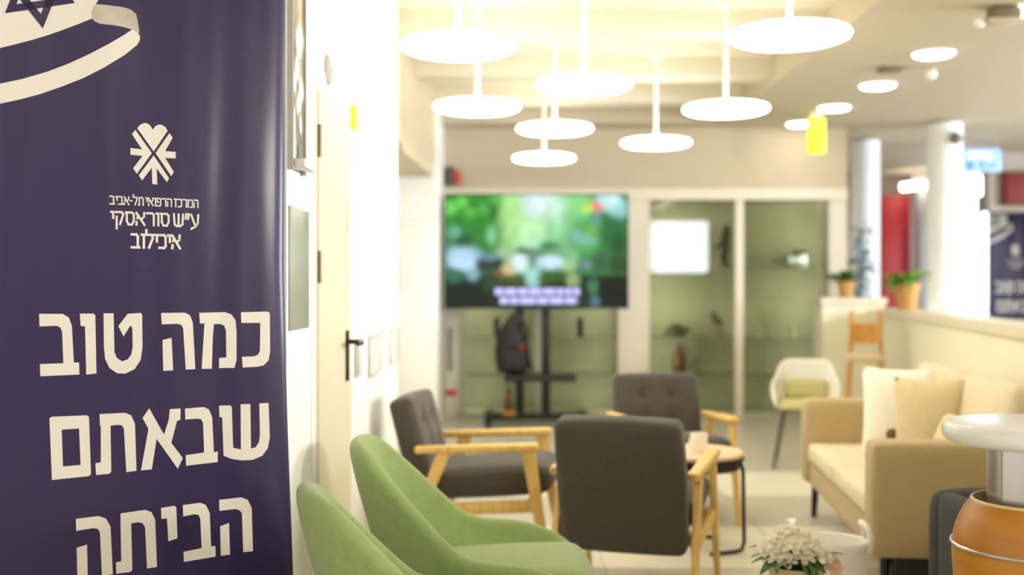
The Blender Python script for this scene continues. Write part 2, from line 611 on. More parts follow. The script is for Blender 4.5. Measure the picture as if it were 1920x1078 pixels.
# atrium beyond the partition
FY = 15.9
bm = B()
box(bm, 3.0, 5.90, FY, FY + 0.2, 0, CEIL_LOW)
box(bm, 6.80, 10.4, FY, FY + 0.2, 0, CEIL_LOW)
box(bm, 5.90, 6.80, FY, FY + 0.2, 0, 0.66)
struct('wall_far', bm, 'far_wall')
w1 = struct('window_1', box(B(), 5.90, 6.80, FY + 0.16, FY + 0.2, 0.66, CEIL_LOW), 'win_glow')
fr = B()
box(fr, 5.90, 5.94, FY + 0.02, FY + 0.16, 0.66, CEIL_LOW)
box(fr, 6.76, 6.80, FY + 0.02, FY + 0.16, 0.66, CEIL_LOW)
box(fr, 5.94, 6.76, FY + 0.02, FY + 0.16, 0.66, 0.72)
box(fr, 5.94, 6.76, FY + 0.06, FY + 0.12, 0.98, 1.01)
struct('window_frame', fr, 'column', w1)
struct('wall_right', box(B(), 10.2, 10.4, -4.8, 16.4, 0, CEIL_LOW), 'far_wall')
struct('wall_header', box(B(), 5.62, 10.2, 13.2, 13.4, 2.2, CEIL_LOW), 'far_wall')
for i, (x, y, r_) in enumerate(((3.79, 12.0, 0.145), (4.15, 10.75, 0.165))):
    nm = 'trim_%d' % (12 + i)
    struct(nm, lathe(B(), [(0, 0), (r_, 0), (r_, CEIL_LOW - 0.02), (0, CEIL_LOW - 0.02)], (x, y, 0), 32), 'column', smooth=True)

# wall behind the viewer with its daylit window
bm = B()
box(bm, -4.2, 3.0, -4.8, -4.6, 0, CEIL_HIGH)
box(bm, 4.75, 10.2, -4.8, -4.6, 0, CEIL_HIGH)
box(bm, 3.0, 4.75, -4.8, -4.6, 0, 1.62)
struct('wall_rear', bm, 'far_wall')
w2 = struct('window_2', box(B(), 3.0, 4.75, -4.78, -4.74, 1.62, CEIL_LOW), 'rear_glow')
fr = B()
box(fr, 3.38, 3.43, -4.74, -4.66, 1.62, CEIL_LOW)
box(fr, 3.0, 4.75, -4.74, -4.66, 1.62, 1.67)
struct('window_frame', fr, 'column', w2)

# door in the left wall
bm = B()
box(bm, LX, LX + 0.004, 3.70, 3.80, 0, 2.06, 0.001)
box(bm, LX, LX + 0.004, 4.58, 4.66, 0, 2.06, 0.001)
box(bm, LX, LX + 0.004, 3.80, 4.58, 1.98, 2.06, 0.001)
d1 = struct('door_1', bm, 'wall')
struct('door_leaf', box(B(), LX, LX + 0.008, 3.815, 4.575, 0.01, 1.975, 0.002), 'door', d1)
struct('door_rebate_shade', box(B(), LX, LX + 0.0045, 3.775, 3.814, 0, 1.98), 'rebate_shade', d1)  # flush strip, its tan colour stands in for the rebate's shaded side
for z in (0.25, 1.37, 1.80):
    hb = B()
    tube(hb, [(LX + 0.014, 3.812, z - 0.055), (LX + 0.014, 3.812, z + 0.055)], 0.007, 10)
    box(hb, LX + 0.008, LX + 0.016, 3.812, 3.85, z - 0.05, z + 0.05, 0.002)
    struct('hinge', hb, 'hinge', d1, smooth=True)
hb = B()
box(hb, LX + 0.008, LX + 0.018, 4.42, 4.46, 0.93, 1.13, 0.003)
tube(hb, [(LX + 0.02, 4.44, 1.085), (LX + 0.07, 4.44, 1.085)], 0.010, 10)
tube(hb, [(LX + 0.065, 4.445, 1.085), (LX + 0.075, 4.40, 1.083), (LX + 0.072, 4.30, 1.083)], [0.011, 0.010, 0.008], 10)
struct('door_handle', hb, 'dark_metal', d1, smooth=True)

# ------------------------------------------------------------------ roll-up banner
l1 = [[(25.0, 123.0), (33.0, 123.1), (33.5, 122.8), (33.7, 122.4), (33.8, 111.5), (33.3, 109.1), (31.8, 107.7), (29.8, 107.4), (25.5, 107.4), (25.3, 110.4), (29.0, 110.4), (30.2, 110.9), (30.7, 112.0), (30.8, 119.9), (25.1, 120.0)], [(12.9, 123.0), (20.3, 123.1), (22.1, 122.5), (23.4, 120.8), (23.7, 117.8), (23.7, 109.6), (23.1, 107.4), (18.6, 107.5), (18.6, 110.3), (20.7, 110.4), (20.6, 117.9), (20.1, 119.3), (19.0, 119.8), (17.1, 119.8), (16.8, 116.5), (16.5, 107.4), (13.6, 107.5), (14.4, 120.0), (13.1, 120.1)], [(2.3, 123.1), (8.9, 123.1), (10.3, 122.4), (11.1, 120.3), (11.8, 107.5), (9.1, 107.5), (8.4, 118.9), (7.8, 119.8), (6.7, 120.1), (2.5, 120.0)], [(2.7, 115.8), (5.2, 116.3), (5.6, 107.4), (2.9, 107.4)], [(-12.9, 123.2), (-10.3, 123.2), (-10.1, 113.0), (-9.5, 111.4), (-8.1, 110.4), (-6.6, 110.9), (-5.7, 112.1), (-5.3, 114.2), (-5.4, 119.2), (-5.9, 119.9), (-7.7, 117.0), (-9.1, 119.8), (-6.6, 123.0), (-3.2, 123.2), (-2.8, 122.7), (-2.7, 114.1), (-3.2, 110.6), (-4.8, 108.2), (-7.3, 107.1), (-9.4, 107.3), (-11.4, 108.8), (-12.5, 111.3), (-12.8, 114.5)], [(-18.9, 123.2), (-15.5, 123.2), (-15.0, 122.8), (-14.7, 107.5), (-17.3, 107.3), (-17.6, 119.9), (-18.7, 120.0)], [(-28.9, 123.3), (-23.2, 123.2), (-21.7, 122.3), (-20.9, 120.2), (-20.4, 110.6), (-19.1, 110.5), (-19.0, 107.4), (-28.6, 107.4), (-28.7, 110.5), (-23.0, 110.5), (-23.3, 118.6), (-23.8, 119.8), (-24.8, 120.2), (-28.8, 120.1)]]
l2 = [[(18.6, 97.0), (21.8, 96.9), (22.3, 96.4), (22.7, 84.9), (25.0, 84.2), (24.9, 97.0), (27.8, 96.9), (28.0, 84.2), (29.4, 84.5), (30.4, 85.8), (30.7, 88.0), (30.5, 96.9), (33.3, 96.9), (33.7, 87.0), (33.1, 83.9), (31.4, 81.9), (28.6, 81.0), (25.4, 81.1), (22.3, 81.8), (19.9, 82.9), (19.5, 93.7), (18.7, 93.8)], [(8.9, 96.8), (14.2, 96.9), (15.7, 96.1), (16.6, 93.9), (17.1, 84.1), (18.2, 84.3), (18.2, 81.3), (9.2, 81.1), (9.1, 84.0), (14.3, 84.3), (14.0, 92.6), (13.4, 93.6), (12.3, 93.8), (9.0, 93.8)], [(-0.9, 97.5), (3.1, 90.1), (4.4, 94.0), (4.7, 96.9), (7.7, 96.9), (7.6, 93.8), (6.7, 93.6), (5.1, 87.7), (8.3, 83.3), (6.9, 80.5), (1.1, 89.1), (-0.2, 81.0), (-3.1, 81.0), (-1.1, 92.0), (-2.7, 95.0)], [(-13.9, 96.8), (-7.3, 96.7), (-5.7, 95.9), (-4.7, 93.6), (-4.3, 81.0), (-7.0, 80.9), (-7.6, 92.4), (-8.1, 93.4), (-9.0, 93.6), (-11.1, 93.6), (-10.9, 81.4), (-11.4, 80.9), (-14.8, 80.9), (-15.0, 84.0), (-13.6, 84.1), (-13.6, 93.7), (-13.8, 93.7)],
      [(-26.4, 96.5), (-25.8, 96.9), (-17.2, 96.7), (-16.6, 96.2), (-16.1, 81.2), (-16.7, 80.8), (-25.8, 80.7), (-26.4, 96.49), (-23.4, 93.39), (-23.1, 83.9), (-18.7, 83.9), (-19.1, 93.4), (-23.4, 93.41)]]
l3 = [[(18.6, 70.7), (25.0, 70.7), (27.0, 69.8), (28.2, 67.4), (28.6, 55.0), (25.7, 55.1), (25.3, 66.2), (24.6, 67.1), (23.5, 67.6), (18.7, 67.6)], [(18.9, 63.3), (21.5, 63.9), (21.8, 55.0), (19.1, 55.0)], [(8.3, 70.4), (13.2, 70.5), (14.8, 69.7), (15.9, 67.3), (16.3, 58.0), (17.5, 58.0), (17.6, 55.0), (8.6, 54.8), (8.5, 57.6), (13.6, 57.9), (13.2, 66.2), (12.7, 67.2), (11.6, 67.5), (8.4, 67.3)], [(2.3, 70.3), (6.0, 70.5), (6.5, 69.9), (6.8, 61.5), (4.3, 61.0), (3.9, 67.3), (2.4, 67.3)], [(-8.5, 70.1), (-2.0, 70.3), (-0.3, 69.5), (0.7, 67.3), (1.2, 54.5), (-1.5, 54.5), (-2.0, 65.6), (-2.7, 66.8), (-3.8, 67.2), (-5.7, 67.1), (-5.4, 54.7), (-5.9, 54.2), (-9.6, 54.3), (-9.7, 57.3), (-8.3, 57.4), (-8.5, 67.2)], [(-19.9, 70.0), (-14.2, 70.1), (-12.3, 69.2), (-11.1, 67.0), (-10.5, 54.3), (-13.3, 54.3), (-13.8, 65.6), (-14.3, 66.7), (-15.5, 67.1), (-19.8, 66.9)], [(-19.7, 62.5), (-17.1, 63.0), (-16.9, 54.3), (-19.5, 54.3)]]
LOGO = [[(-4.1, 172.6), (-3.3, 173.6), (-2.3, 174.1), (-1.6, 174.2), (-0.7, 173.7), (0.1, 172.5), (0.8, 173.6), (1.8, 174.1), (2.7, 174.0), (3.5, 173.5), (4.1, 172.6), (0.3, 166.7)], [(-4.6, 172.1), (-0.2, 166.2), (-4.2, 160.4), (-5.2, 161.8), (-2.7, 165.3), (-5.9, 165.4), (-5.9, 167.2), (-2.8, 167.0), (-5.5, 170.9)], [(4.6, 172.0), (0.8, 166.3), (5.1, 160.3), (5.8, 161.5), (3.4, 165.2), (6.3, 165.2), (6.3, 167.0), (3.4, 167.0), (5.5, 170.8)], [(0.3, 165.6), (4.5, 159.7), (3.9, 158.6), (1.1, 162.2), (1.3, 157.8), (-0.1, 157.9), (-0.2, 162.3), (-2.8, 158.7), (-3.7, 160.0)]]
BODY = [(-39.2, 189.4), (-38.1, 189.8), (-34.5, 191.2), (-30.8, 192.7), (-27.0, 194.4), (-23.2, 196.3), (-19.4, 198.3), (-15.8, 200.3), (-16.0, 201.6), (-15.4, 203.3), (-14.2, 205.4), (-13.0, 207.5), (-12.0, 210.5), (-12.5, 216.0), (-39.2, 216.0)]
TAIL = [(-14.9, 204.2), (-11.4, 204.4), (-7.9, 204.4), (-5.9, 204.1), (-4.4, 203.1), (-3.9, 200.8), (-3.5, 198.1), (-5.5, 198.8), (-7.9, 199.2), (-10.6, 199.3), (-13.8, 199.2), (-15.3, 199.7), (-15.8, 200.3), (-16.0, 201.0), (-15.9, 202.1), (-15.6, 203.3)]
LOW = [(-39.2, 180.5), (-38.1, 180.9), (-33.2, 182.5), (-27.0, 185.1), (-21.9, 187.7), (-16.7, 190.8), (-11.4, 194.3), (-7.4, 197.2), (-5.5, 198.8), (-4.1, 198.3), (-3.4, 197.4), (-3.4, 196.3), (-4.1, 194.9), (-7.4, 191.8), (-12.8, 187.8), (-18.0, 184.5), (-23.2, 181.8), (-28.3, 179.4), (-33.2, 177.5), (-38.1, 175.9), (-39.2, 175.5)]
STARS = [([(-28.0, 196.0), (-21.6, 213.9), (-38.4, 208.5)], [(-28.5, 199.7), (-24.5, 211.0), (-35.2, 207.7)]), ([(-20.1, 203.7), (-30.8, 216.2), (-37.0, 198.6)], [(-23.6, 204.6), (-30.3, 212.5), (-34.3, 201.3)])]

ban = thing('roll_up_banner', 'tall dark purple roll-up banner with large cream Hebrew lettering, nearest to the viewer', 'banner', (-0.9695, 3.02, 0), R(35.749))


def edge_u(z):      # right edge of the sheet in metres, gently bowed
    T = [(0.0, 0.437), (0.46, 0.420), (0.9, 0.402), (1.36, 0.389), (1.75, 0.392), (2.2, 0.394)]
    for (a, b), (c, d) in zip(T, T[1:]):
        if z <= c:
            return b + (d - b) * (z - a) / (c - a)
    return T[-1][1]


bm = B()
NZ = 44
rows = []
for j in range(NZ + 1):
    z = 0.07 + (2.2 - 0.07) * j / NZ
    ue = edge_u(z)
    us = [-0.393, -0.389, -0.38, -0.365, -0.345] + [-0.345 + (0.345 + ue - 0.05) * k / 12 for k in range(1, 13)] + [ue - 0.038, ue - 0.026, ue - 0.016, ue - 0.007, ue - 0.002, ue, ue - 0.002]
    row = []
    for k, u in enumerate(us):
        y = 0.0
        if k >= 17:
            y = (0.0012, 0.003, 0.006, 0.011, 0.017, 0.024, 0.034)[k - 17]
        elif k <= 3:
            y = (0.0015, 0.001, 0.0005, 0.0002)[k]
        row.append((u, y, z))
    rows.append(row)
front = [[bm.verts.new(p) for p in r_] for r_ in rows]
backv = [[bm.verts.new((p[0], p[1] + 0.0012, p[2])) for p in r_] for r_ in rows]
for j in range(NZ):
    for k in range(len(rows[0]) - 1):
        bm.faces.new([front[j][k], front[j][k + 1], front[j + 1][k + 1], front[j + 1][k]])
        bm.faces.new([backv[j][k], backv[j + 1][k], backv[j + 1][k + 1], backv[j][k + 1]])
obj('sheet', bm, 'banner', ban, angle=80)
cas = B()
box(cas, -0.42, 0.45, -0.05, 0.13, 0.012, 0.085, 0.02, 3)
cassette = obj('base_cassette', cas, 'alu', ban)
for sx in (-0.3, 0.3):
    obj('foot', box(B(), sx - 0.02, sx + 0.02, -0.17, 0.20, 0.0, 0.014, 0.005), 'alu', cassette)
obj('top_rail', tube(B(), [(-0.395, 0.01, 2.2), (0.395, 0.01, 2.2)], 0.014, 12), 'alu', ban)
obj('support_pole', tube(B(), [(0.0, 0.06, 0.08), (0.0, 0.035, 2.2)], 0.011, 10), 'alu', ban)


def flat(polys, y=-0.0009, bm=None):
    bm = bm or B()
    for pl in polys:
        bm.faces.new([bm.verts.new((x / 100, y, z / 100)) for x, z in pl])
    return bm


def print_part(name, polys, m, y=-0.0009, parent=None):
    return obj(name, flat(polys, y), m, parent or ban, smooth=False)


for line_ in (l1, l2, l3):
    i = 0
    while i < len(line_):
        grp = [line_[i]]
        # the letter he is two separate strokes
        if i + 1 < len(line_) and len(line_[i + 1]) == 4:
            grp.append(line_[i + 1])
            i += 1
        print_part('letter', grp, 'print')
        i += 1
emb = print_part('emblem', [LOGO[0]], 'print')
for pl in LOGO[1:]:
    print_part('emblem_ray', [pl], 'print', parent=emb)
fb = print_part('flag_print', [BODY], 'print')
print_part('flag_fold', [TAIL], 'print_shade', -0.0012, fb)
print_part('flag_stripe', [LOW], 'print', -0.0011, fb)
sb = B()
for o_, i_ in STARS:
    ov = [sb.verts.new((x / 100, -0.0015, z / 100)) for x, z in o_]
    iv = [sb.verts.new((x / 100, -0.0015, z / 100)) for x, z in i_]
    for k in range(3):
        sb.faces.new([ov[k], ov[(k + 1) % 3], iv[(k + 1) % 3], iv[k]])
obj('flag_star', sb, 'banner', fb, smooth=False)

# small lettering under the emblem, drawn as pen strokes
GL = {
    'he': (0.62, [[(0, 1), (.5, 1), (.62, .85), (.62, 0)], [(.07, .6), (.07, 0)]]),
    'mem': (0.68, [[(0, 1), (.12, .82), (.04, 0)], [(.12, .88), (.3, 1), (.55, 1), (.68, .82), (.68, 0), (.38, 0)]]),
    'resh': (0.52, [[(0, 1), (.4, 1), (.52, .85), (.52, 0)]]),
    'kaf': (0.5, [[(0, 1), (.38, 1), (.5, .85), (.5, .15), (.38, 0), (0, 0)]]),
    'zayin': (0.34, [[(0, 1), (.34, 1)], [(.2, 1), (.2, 0)]]),
    'pe': (0.54, [[(.25, .5), (.05, .5), (.05, 1), (.42, 1), (.54, .85), (.54, .15), (.42, 0), (0, 0)]]),
    'vav': (0.16, [[(0, 1), (.16, 1), (.16, 0)]]),
    'alef': (0.62, [[(0, 1), (.62, 0)], [(.6, 1), (.58, .7), (.38, .45)], [(.13, .78), (.03, .4), (0, 0)]]),
    'yod': (0.15, [[(0, 1), (.15, 1), (.15, .5)]]),
    'tav': (0.66, [[(0, 0), (.13, 0), (.13, 1), (.52, 1), (.66, .85), (.66, 0)]]),
    'lamed': (0.5, [[(0, 1.35), (0, 1), (.5, 1), (.5, .7), (.22, 0)]]),
    'dash': (0.24, [[(0, .52), (.24, .52)]]),
    'bet': (0.6, [[(0, 1), (.36, 1), (.48, .85), (.48, 0)], [(0, 0), (.6, 0)]]),
    'ayin': (0.56, [[(0, 1), (.12, .62), (.32, .08)], [(.56, 1), (.52, .3), (.36, .02), (0, -.2)]]),
    'quote': (0.26, [[(.06, 1.05), (0, .66)], [(.26, 1.05), (.2, .66)]]),
    'shin': (0.74, [[(0, 1), (.06, .15), (.22, 0), (.5, 0), (.68, .15), (.74, 1)], [(.38, 1), (.37, 0)]]),
    'samekh': (0.6, [[(0, 1), (.46, 1), (.6, .85), (.6, .3), (.46, 0), (.2, 0), (.07, .3), (.07, 1)]]),
    'qof': (0.55, [[(0, 1), (.43, 1), (.55, .85), (.32, .02)], [(.06, .62), (.06, -.35)]]),
}


def stroke(bm, pts, t, fx, fz, y):
    P = [Vector((fx(a), y, fz(b))) for a, b in pts]
    for a, b in zip(P, P[1:]):
        d = (b - a).normalized()
        n = Vector((-d.z, 0, d.x)) * t / 2
        e = d * t / 2
        bm.faces.new([bm.verts.new(a - e - n), bm.verts.new(b + e - n), bm.verts.new(b + e + n), bm.verts.new(a - e + n)])


def text_line(words, xl, xr, zb, zt, t):
    """words right to left between xl and xr (cm), baseline zb, cap zt"""
    GAP, SP = 0.20, 0.42
    seq = []
    for wi, w in enumerate(words):
        for li, g in enumerate(w):
            seq.append((g, GAP if li < len(w) - 1 else (SP if wi < len(words) - 1 else 0)))
    tot = sum(GL[g][0] + s for g, s in seq)
    h = (zt - zb - t) / 100
    sxx = (xr - xl - t) / 100 / tot
    cur = (xr - t / 2) / 100
    for g, s in seq:
        w, st = GL[g]
        x0 = cur - w * sxx
        bm = B()
        for k, pl in enumerate(st):
            stroke(bm, pl, t / 100, lambda a: x0 + a * sxx, lambda b: (zb + t / 2) / 100 + b * h, -0.0009 - 0.0001 * k)
        obj('letter', bm, 'print', ban, smooth=False)
        cur = x0 - s * sxx


text_line([['he', 'mem', 'resh', 'kaf', 'zayin'], ['he', 'resh', 'pe', 'vav', 'alef', 'yod'], ['tav', 'lamed', 'dash', 'alef', 'bet', 'yod', 'bet']], -11.4, 12.7, 151.9, 154.25, 0.36)
text_line([['ayin', 'quote', 'shin'], ['samekh', 'vav', 'resh', 'alef', 'samekh', 'qof', 'yod']], -11.2, 12.9, 146.5, 150.25, 0.56)
text_line([['alef', 'yod', 'kaf', 'yod', 'lamed', 'vav', 'bet']], -5.9, 7.8, 140.4, 144.5, 0.66)

# its twin far away in the atrium
pl = obj('plinth', box(B(), 6.45, 7.6, 15.35, 15.85, 0, 0.15, 0.01), 'grey_post')
tag(pl, 'low grey plinth under the distant purple banner in the atrium', 'plinth')
dup(ban, (7.0, 15.58, 0.15), R(4), 'small distant purple roll-up banner with white flag wave, behind the ledge on the right')

# ------------------------------------------------------------------ ceiling lamps
def pendant():
    t = thing('pendant_lamp', '', 'lamp')
    Rr = 0.272
    obj('diffuser', lathe(B(), [(0, -0.036), (Rr * 0.55, -0.034), (Rr * 0.86, -0.026), (Rr * 0.97, -0.014), (Rr, 0.0), (Rr * 0.97, 0.014), (Rr * 0.86, 0.022)], n=48), 'lamp', t)
    obj('housing', lathe(B(), [(Rr * 0.86, 0.022), (Rr * 0.5, 0.032), (0.06, 0.036), (0.03, 0.06), (0, 0.06)], n=48), 'lamp_top', t)
    obj('stem', tube(B(), [(0, 0, 0.05), (0, 0, CEIL_HIGH - 2.43 - 0.02)], 0.014, 12), 'lamp_white', t)
    obj('ceiling_rose', lathe(B(), [(0, -0.03), (0.05, -0.03), (0.06, 0.0), (0, 0.0)], (0, 0, CEIL_HIGH - 2.43), 24), 'lamp_white', t)
    return t


pl_pos = [
    ((860, 72), 5.25, 'glowing disc pendant lamp, largest of those beside the left wall'),
    ((1480, 70), 5.02, 'biggest glowing disc pendant lamp, under the beam at the edge of the lower ceiling'),
    ((895, 205), 7.0, 'glowing disc pendant lamp on a white stem, leftmost of the farther lamps'),
    ((1095, 148), 6.24, 'glowing disc pendant lamp in the middle of the ceiling, second highest near the centre'),
    ((1040, 238), 7.97, 'glowing disc pendant lamp directly above the farthest small one'),
    ((1230, 268), 8.75, 'small glowing disc pendant lamp on a long stem over the glass showcase'),
    ((1020, 291), 9.79, 'smallest, farthest and lowest-looking glowing disc pendant lamp, above the television'),
    ((1361, 205), 7.09, 'glowing disc pendant lamp on a stem just left of the yellow hanging sign'),
]
p0 = pendant()
for i, ((x, y), Y, lab) in enumerate(pl_pos):
    loc = ((x - 960) * Y / F, Y, 2.43)
    if i == 0:
        p0.location = loc
        p0['label'] = lab
        p0['group'] = 'disc pendant lamps'
    else:
        dup(p0, loc, 0, lab, 'disc pendant lamps')

dl = thing('recessed_downlight', 'round white downlight in the lower ceiling, largest one at the upper right corner', 'lamp', (2.92, 6.4, CEIL_LOW), group='row of downlights')
obj('diffuser', lathe(B(), [(0, -0.022), (0.11, -0.022), (0.128, -0.014), (0.132, -0.002)], n=36), 'down', dl)
obj('rim', lathe(B(), [(0.132, -0.003), (0.134, -0.008), (0.142, -0.006), (0.145, 0.0)], n=36), 'lamp_white', dl)
for x, y, lab in ((2.86, 7.6, 'round white downlight, second nearest of the lit row in the lower ceiling'), (2.87, 8.79, 'round white downlight, middle of the lit row in the lower ceiling'),
                  (2.84, 9.88, 'round white downlight just above the yellow hanging sign'), (2.80, 10.85, 'round white downlight partly behind the yellow hanging sign, farthest of its row')):
    dup(dl, (x, y, CEIL_LOW), 0, lab, 'row of downlights')
for y, w in ((5.2, 'first'), (4.0, 'second'), (2.8, 'third'), (1.6, 'fourth'), (0.4, 'fifth')):  # assumed lamps continuing the row, added out of view to light the foreground
    dup(dl, (2.9, y, CEIL_LOW), 0, 'assumed round white downlight outside the view, %s of its row towards the viewer' % w, 'assumed downlights of the row nearer the viewer')

# ------------------------------------------------------------------ ceiling fittings
def spot(loc, lab):
    t = thing('ceiling_spot', lab, 'sensor', loc, group='ceiling spots')
    obj('mount', box(B(), -0.08, 0.08, -0.05, 0.05, -0.035, 0.0, 0.008), 'sensor_dark', t)
    obj('arm', box(B(), 0.08, 0.26, -0.012, 0.012, -0.022, -0.004, 0.003), 'ceil_low', t)
    b_ = B()
    ball(b_, (0.30, 0, -0.045), 0.042)
    tube(b_, [(0.26, 0, -0.013), (0.30, 0, -0.03)], 0.010, 8)
    obj('dome', b_, 'lamp_white', t)
    return t


spot((2.73, 8.1, CEIL_LOW), 'small dark ceiling mount with pale dome between two downlights')
s2 = thing('ceiling_projector', 'small dark ceiling bracket with pale ball beside the nearest downlight', 'bracket', (2.78, 6.35, CEIL_LOW))
obj('mount', box(B(), -0.07, 0.09, -0.06, 0.06, -0.07, 0.0, 0.01), 'sensor_dark', s2)
obj('plate', box(B(), -0.10, 0.08, -0.07, 0.07, -0.10, -0.07, 0.008), 'ceil_low', s2)
b_ = B(); ball(b_, (-0.13, 0, -0.085), 0.034); obj('dome', b_, 'lamp_white', s2)
sd = lathe(B(), [(0, -0.03), (0.04, -0.03), (0.055, -0.01), (0.055, 0.0), (0, 0)], n=24)
o = obj('smoke_detector', sd, 'sensor_dark'); o.location = (0.66, 6.75, CEIL_HIGH)
tag(o, 'small grey round detector on the raised ceiling between pendants', 'detector')
vb = box(B(), -0.18, 0.18, -0.06, 0.06, -0.012, 0.0, 0.004)
vent = obj('ceiling_vent', vb, 'ceil_low'); vent.location = (0.22, 5.0, CEIL_HIGH)
for k in range(4):
    obj('slat', box(B(), -0.16, 0.16, -0.045 + 0.024 * k, -0.033 + 0.024 * k, -0.020, -0.011), 'sensor_dark', vent)
tag(vent, 'narrow grey air vent in the raised ceiling near the top', 'vent')

ys = thing('hanging_sign', 'bright yellow blank box sign hanging from the lower ceiling at the end of the downlights', 'sign', (2.77, 10.2, 2.52))
obj('sign_box', box(B(), -0.08, 0.08, -0.03, 0.03, 0, 0.33, 0.022, 3), 'yellow', ys)
obj('hanger', box(B(), -0.05, 0.05, -0.012, 0.012, 0.33, CEIL_LOW - 2.52, 0.002), 'lamp_white', ys)

# ------------------------------------------------------------------ left wall fittings
t = thing('smoked_glass_panel', 'narrow grey glossy upright panel on the white wall right behind the purple banner', 'panel', (LX, 3.42, 0))
obj('pane', box(B(), 0.0, 0.016, -0.10, 0.10, 1.66, 2.60, 0.003), 'mirror', t)
for y in (-0.104, 0.104):
    obj('edge_strip', box(B(), 0.0, 0.018, y - 0.004, y + 0.004, 1.65, 2.61, 0.002), 'notice_line', t)
obj('shelf_bracket', box(B(), 0.016, 0.05, -0.09, 0.09, 1.66, 1.685, 0.004), 'wall', t)
t = obj('vision_panel', box(B(), LX, LX + 0.006, 3.33, 3.64, 1.17, 1.545, 0.003, 2), 'vision')
tag(t, 'grey green frosted rounded panel on the white wall beside the door hinge', 'panel')
t = thing('wall_alarm', 'small round pale alarm disc on the white wall above the door', 'alarm', (LX, 4.02, 2.08))
b_ = lathe(B(), [(0, 0), (0.055, 0), (0.055, 0.008), (0.045, 0.016), (0, 0.018)], n=28)
bmesh.ops.rotate(b_, verts=b_.verts, matrix=Matrix.Rotation(R(90), 3, 'Y'))
obj('disc', b_, 'notice_line', t)
b_ = B(); ball(b_, (0.016, 0, 0), 0.012); obj('lens', b_, 'lamp_white', t)
t = thing('wall_sign', 'small amber yellow sign on the white wall above the black door handle', 'sign', (LX, 4.6, 1.96))
obj('plate', box(B(), 0.0, 0.010, -0.055, 0.065, -0.02, 0.095, 0.003), 'lamp_white', t)
obj('face', box(B(), 0.010, 0.032, -0.05, 0.06, -0.01, 0.085, 0.006, 3), 'yellow2', t)
t = obj('lock_plate', box(B(), LX, LX + 0.014, 4.72, 4.84, 0.92, 1.06, 0.004), 'notice_line')
tag(t, 'narrow grey lock plate on the white wall next to the door handle', 'plate')
lb = ['thin grey framed notice on the white wall, nearer the door', 'thin grey framed notice on the white wall, farther from the door']
for (ya, yb), l_ in (((5.17, 5.59), lb[0]), ((6.05, 6.42), lb[1])):
    t = thing('framed_notice', l_, 'notice', (LX, (ya + yb) / 2, 0.98), group='notices on the left wall')
    w = (yb - ya) / 2
    obj('sheet', box(B(), 0.0, 0.006, -w, w, -0.09, 0.09), 'notice', t, smooth=False)
    fb_ = B()
    for s in (-1, 1):
        box(fb_, 0.0, 0.012, s * w - 0.008, s * w + 0.008, -0.098, 0.098, 0.002)
        box(fb_, 0.0, 0.012, -w + 0.008, w - 0.008, s * 0.09 - 0.008, s * 0.09 + 0.008, 0.002)
    obj('frame', fb_, 'notice_line', t)
t = obj('door_sticker', box(B(), LX + 0.008, LX + 0.011, 4.44, 4.52, 1.52, 1.64, 0.001), mat('pale_green_sticker', (206, 214, 188), 0.5, var=0.02))
tag(t, 'pale green narrow sticker on the white door above its handle', 'sticker')
# white cabinet in the recess
t = thing('tall_cabinet', 'tall plain white cabinet in the wall recess left of the television', 'cabinet', (-0.975, 9.78, 0))
obj('body', box(B(), -0.315, 0.335, -0.16, 0.2, 0.0, 1.88, 0.006), 'gloss_white', t)
obj('door', box(B(), -0.31, 0.0, -0.18, -0.162, 0.06, 1.87, 0.003), 'gloss_white', t)
obj('door', box(B(), 0.004, 0.33, -0.18, -0.162, 0.06, 1.87, 0.003), 'gloss_white', t)
obj('handle', tube(B(), [(0.05, -0.195, 1.25), (0.05, -0.195, 1.55)], 0.008, 8), 'steel', t)

# ------------------------------------------------------------------ showcases in the back wall
def showcase(x0, x1, mull, lab, handles):
    t = thing('glass_showcase', lab, 'cabinet', ((x0 + x1) / 2, YB, 0), group='glass showcases in the back wall')
    a, b = x0 - (x0 + x1) / 2 + 0.002, x1 - (x0 + x1) / 2 - 0.002
    obj('back_panel', box(B(), a, b, 0.52, 0.55, 0.0, 2.28), 'case_back', t, smooth=False)
    obj('base', box(B(), a, b, 0.02, 0.52, 0.0, 0.05), 'case_back', t, smooth=False)
    obj('case_top', box(B(), a, b, 0.02, 0.52, 2.2, 2.28), 'case_back', t, smooth=False)
    for s, (u, v) in enumerate(((a, a + 0.03), (b - 0.03, b))):
        obj('side_post', box(B(), u, v, 0.0, 0.06, 0.05, 2.174, 0.003), 'frame_white', t)
    obj('mullion', box(B(), mull - 0.042, mull + 0.042, 0.0, 0.06, 0.0, 2.174, 0.003), 'frame_white' if not handles else 'case_back', t)
    for u, v in ((a + 0.03, mull - 0.042), (mull + 0.042, b - 0.03)):
        g = obj('glass_door', box(B(), u, v, 0.022, 0.03, 0.05, 2.174), 'glass', t, smooth=False)
        if handles:
            hx = (u + v) / 2
            obj('door_handle', box(B(), hx - 0.03, hx + 0.03, -0.015, 0.022, 0.80, 1.0, 0.01, 2), 'bronze', g)
    for z in (0.43, 0.80, 1.51):
        obj('glass_shelf', box(B(), a + 0.005, b - 0.005, 0.12, 0.48, z - 0.008, z), 'shelf', t, smooth=False)
    return t


showcase(-0.56, 1.09, -0.0, 'olive tinted glass showcase behind the television stand', True)
showcase(1.344, 3.20, 2.275 - (1.344 + 3.2) / 2, 'olive tinted glass showcase with ornaments, right of the white pier', False)
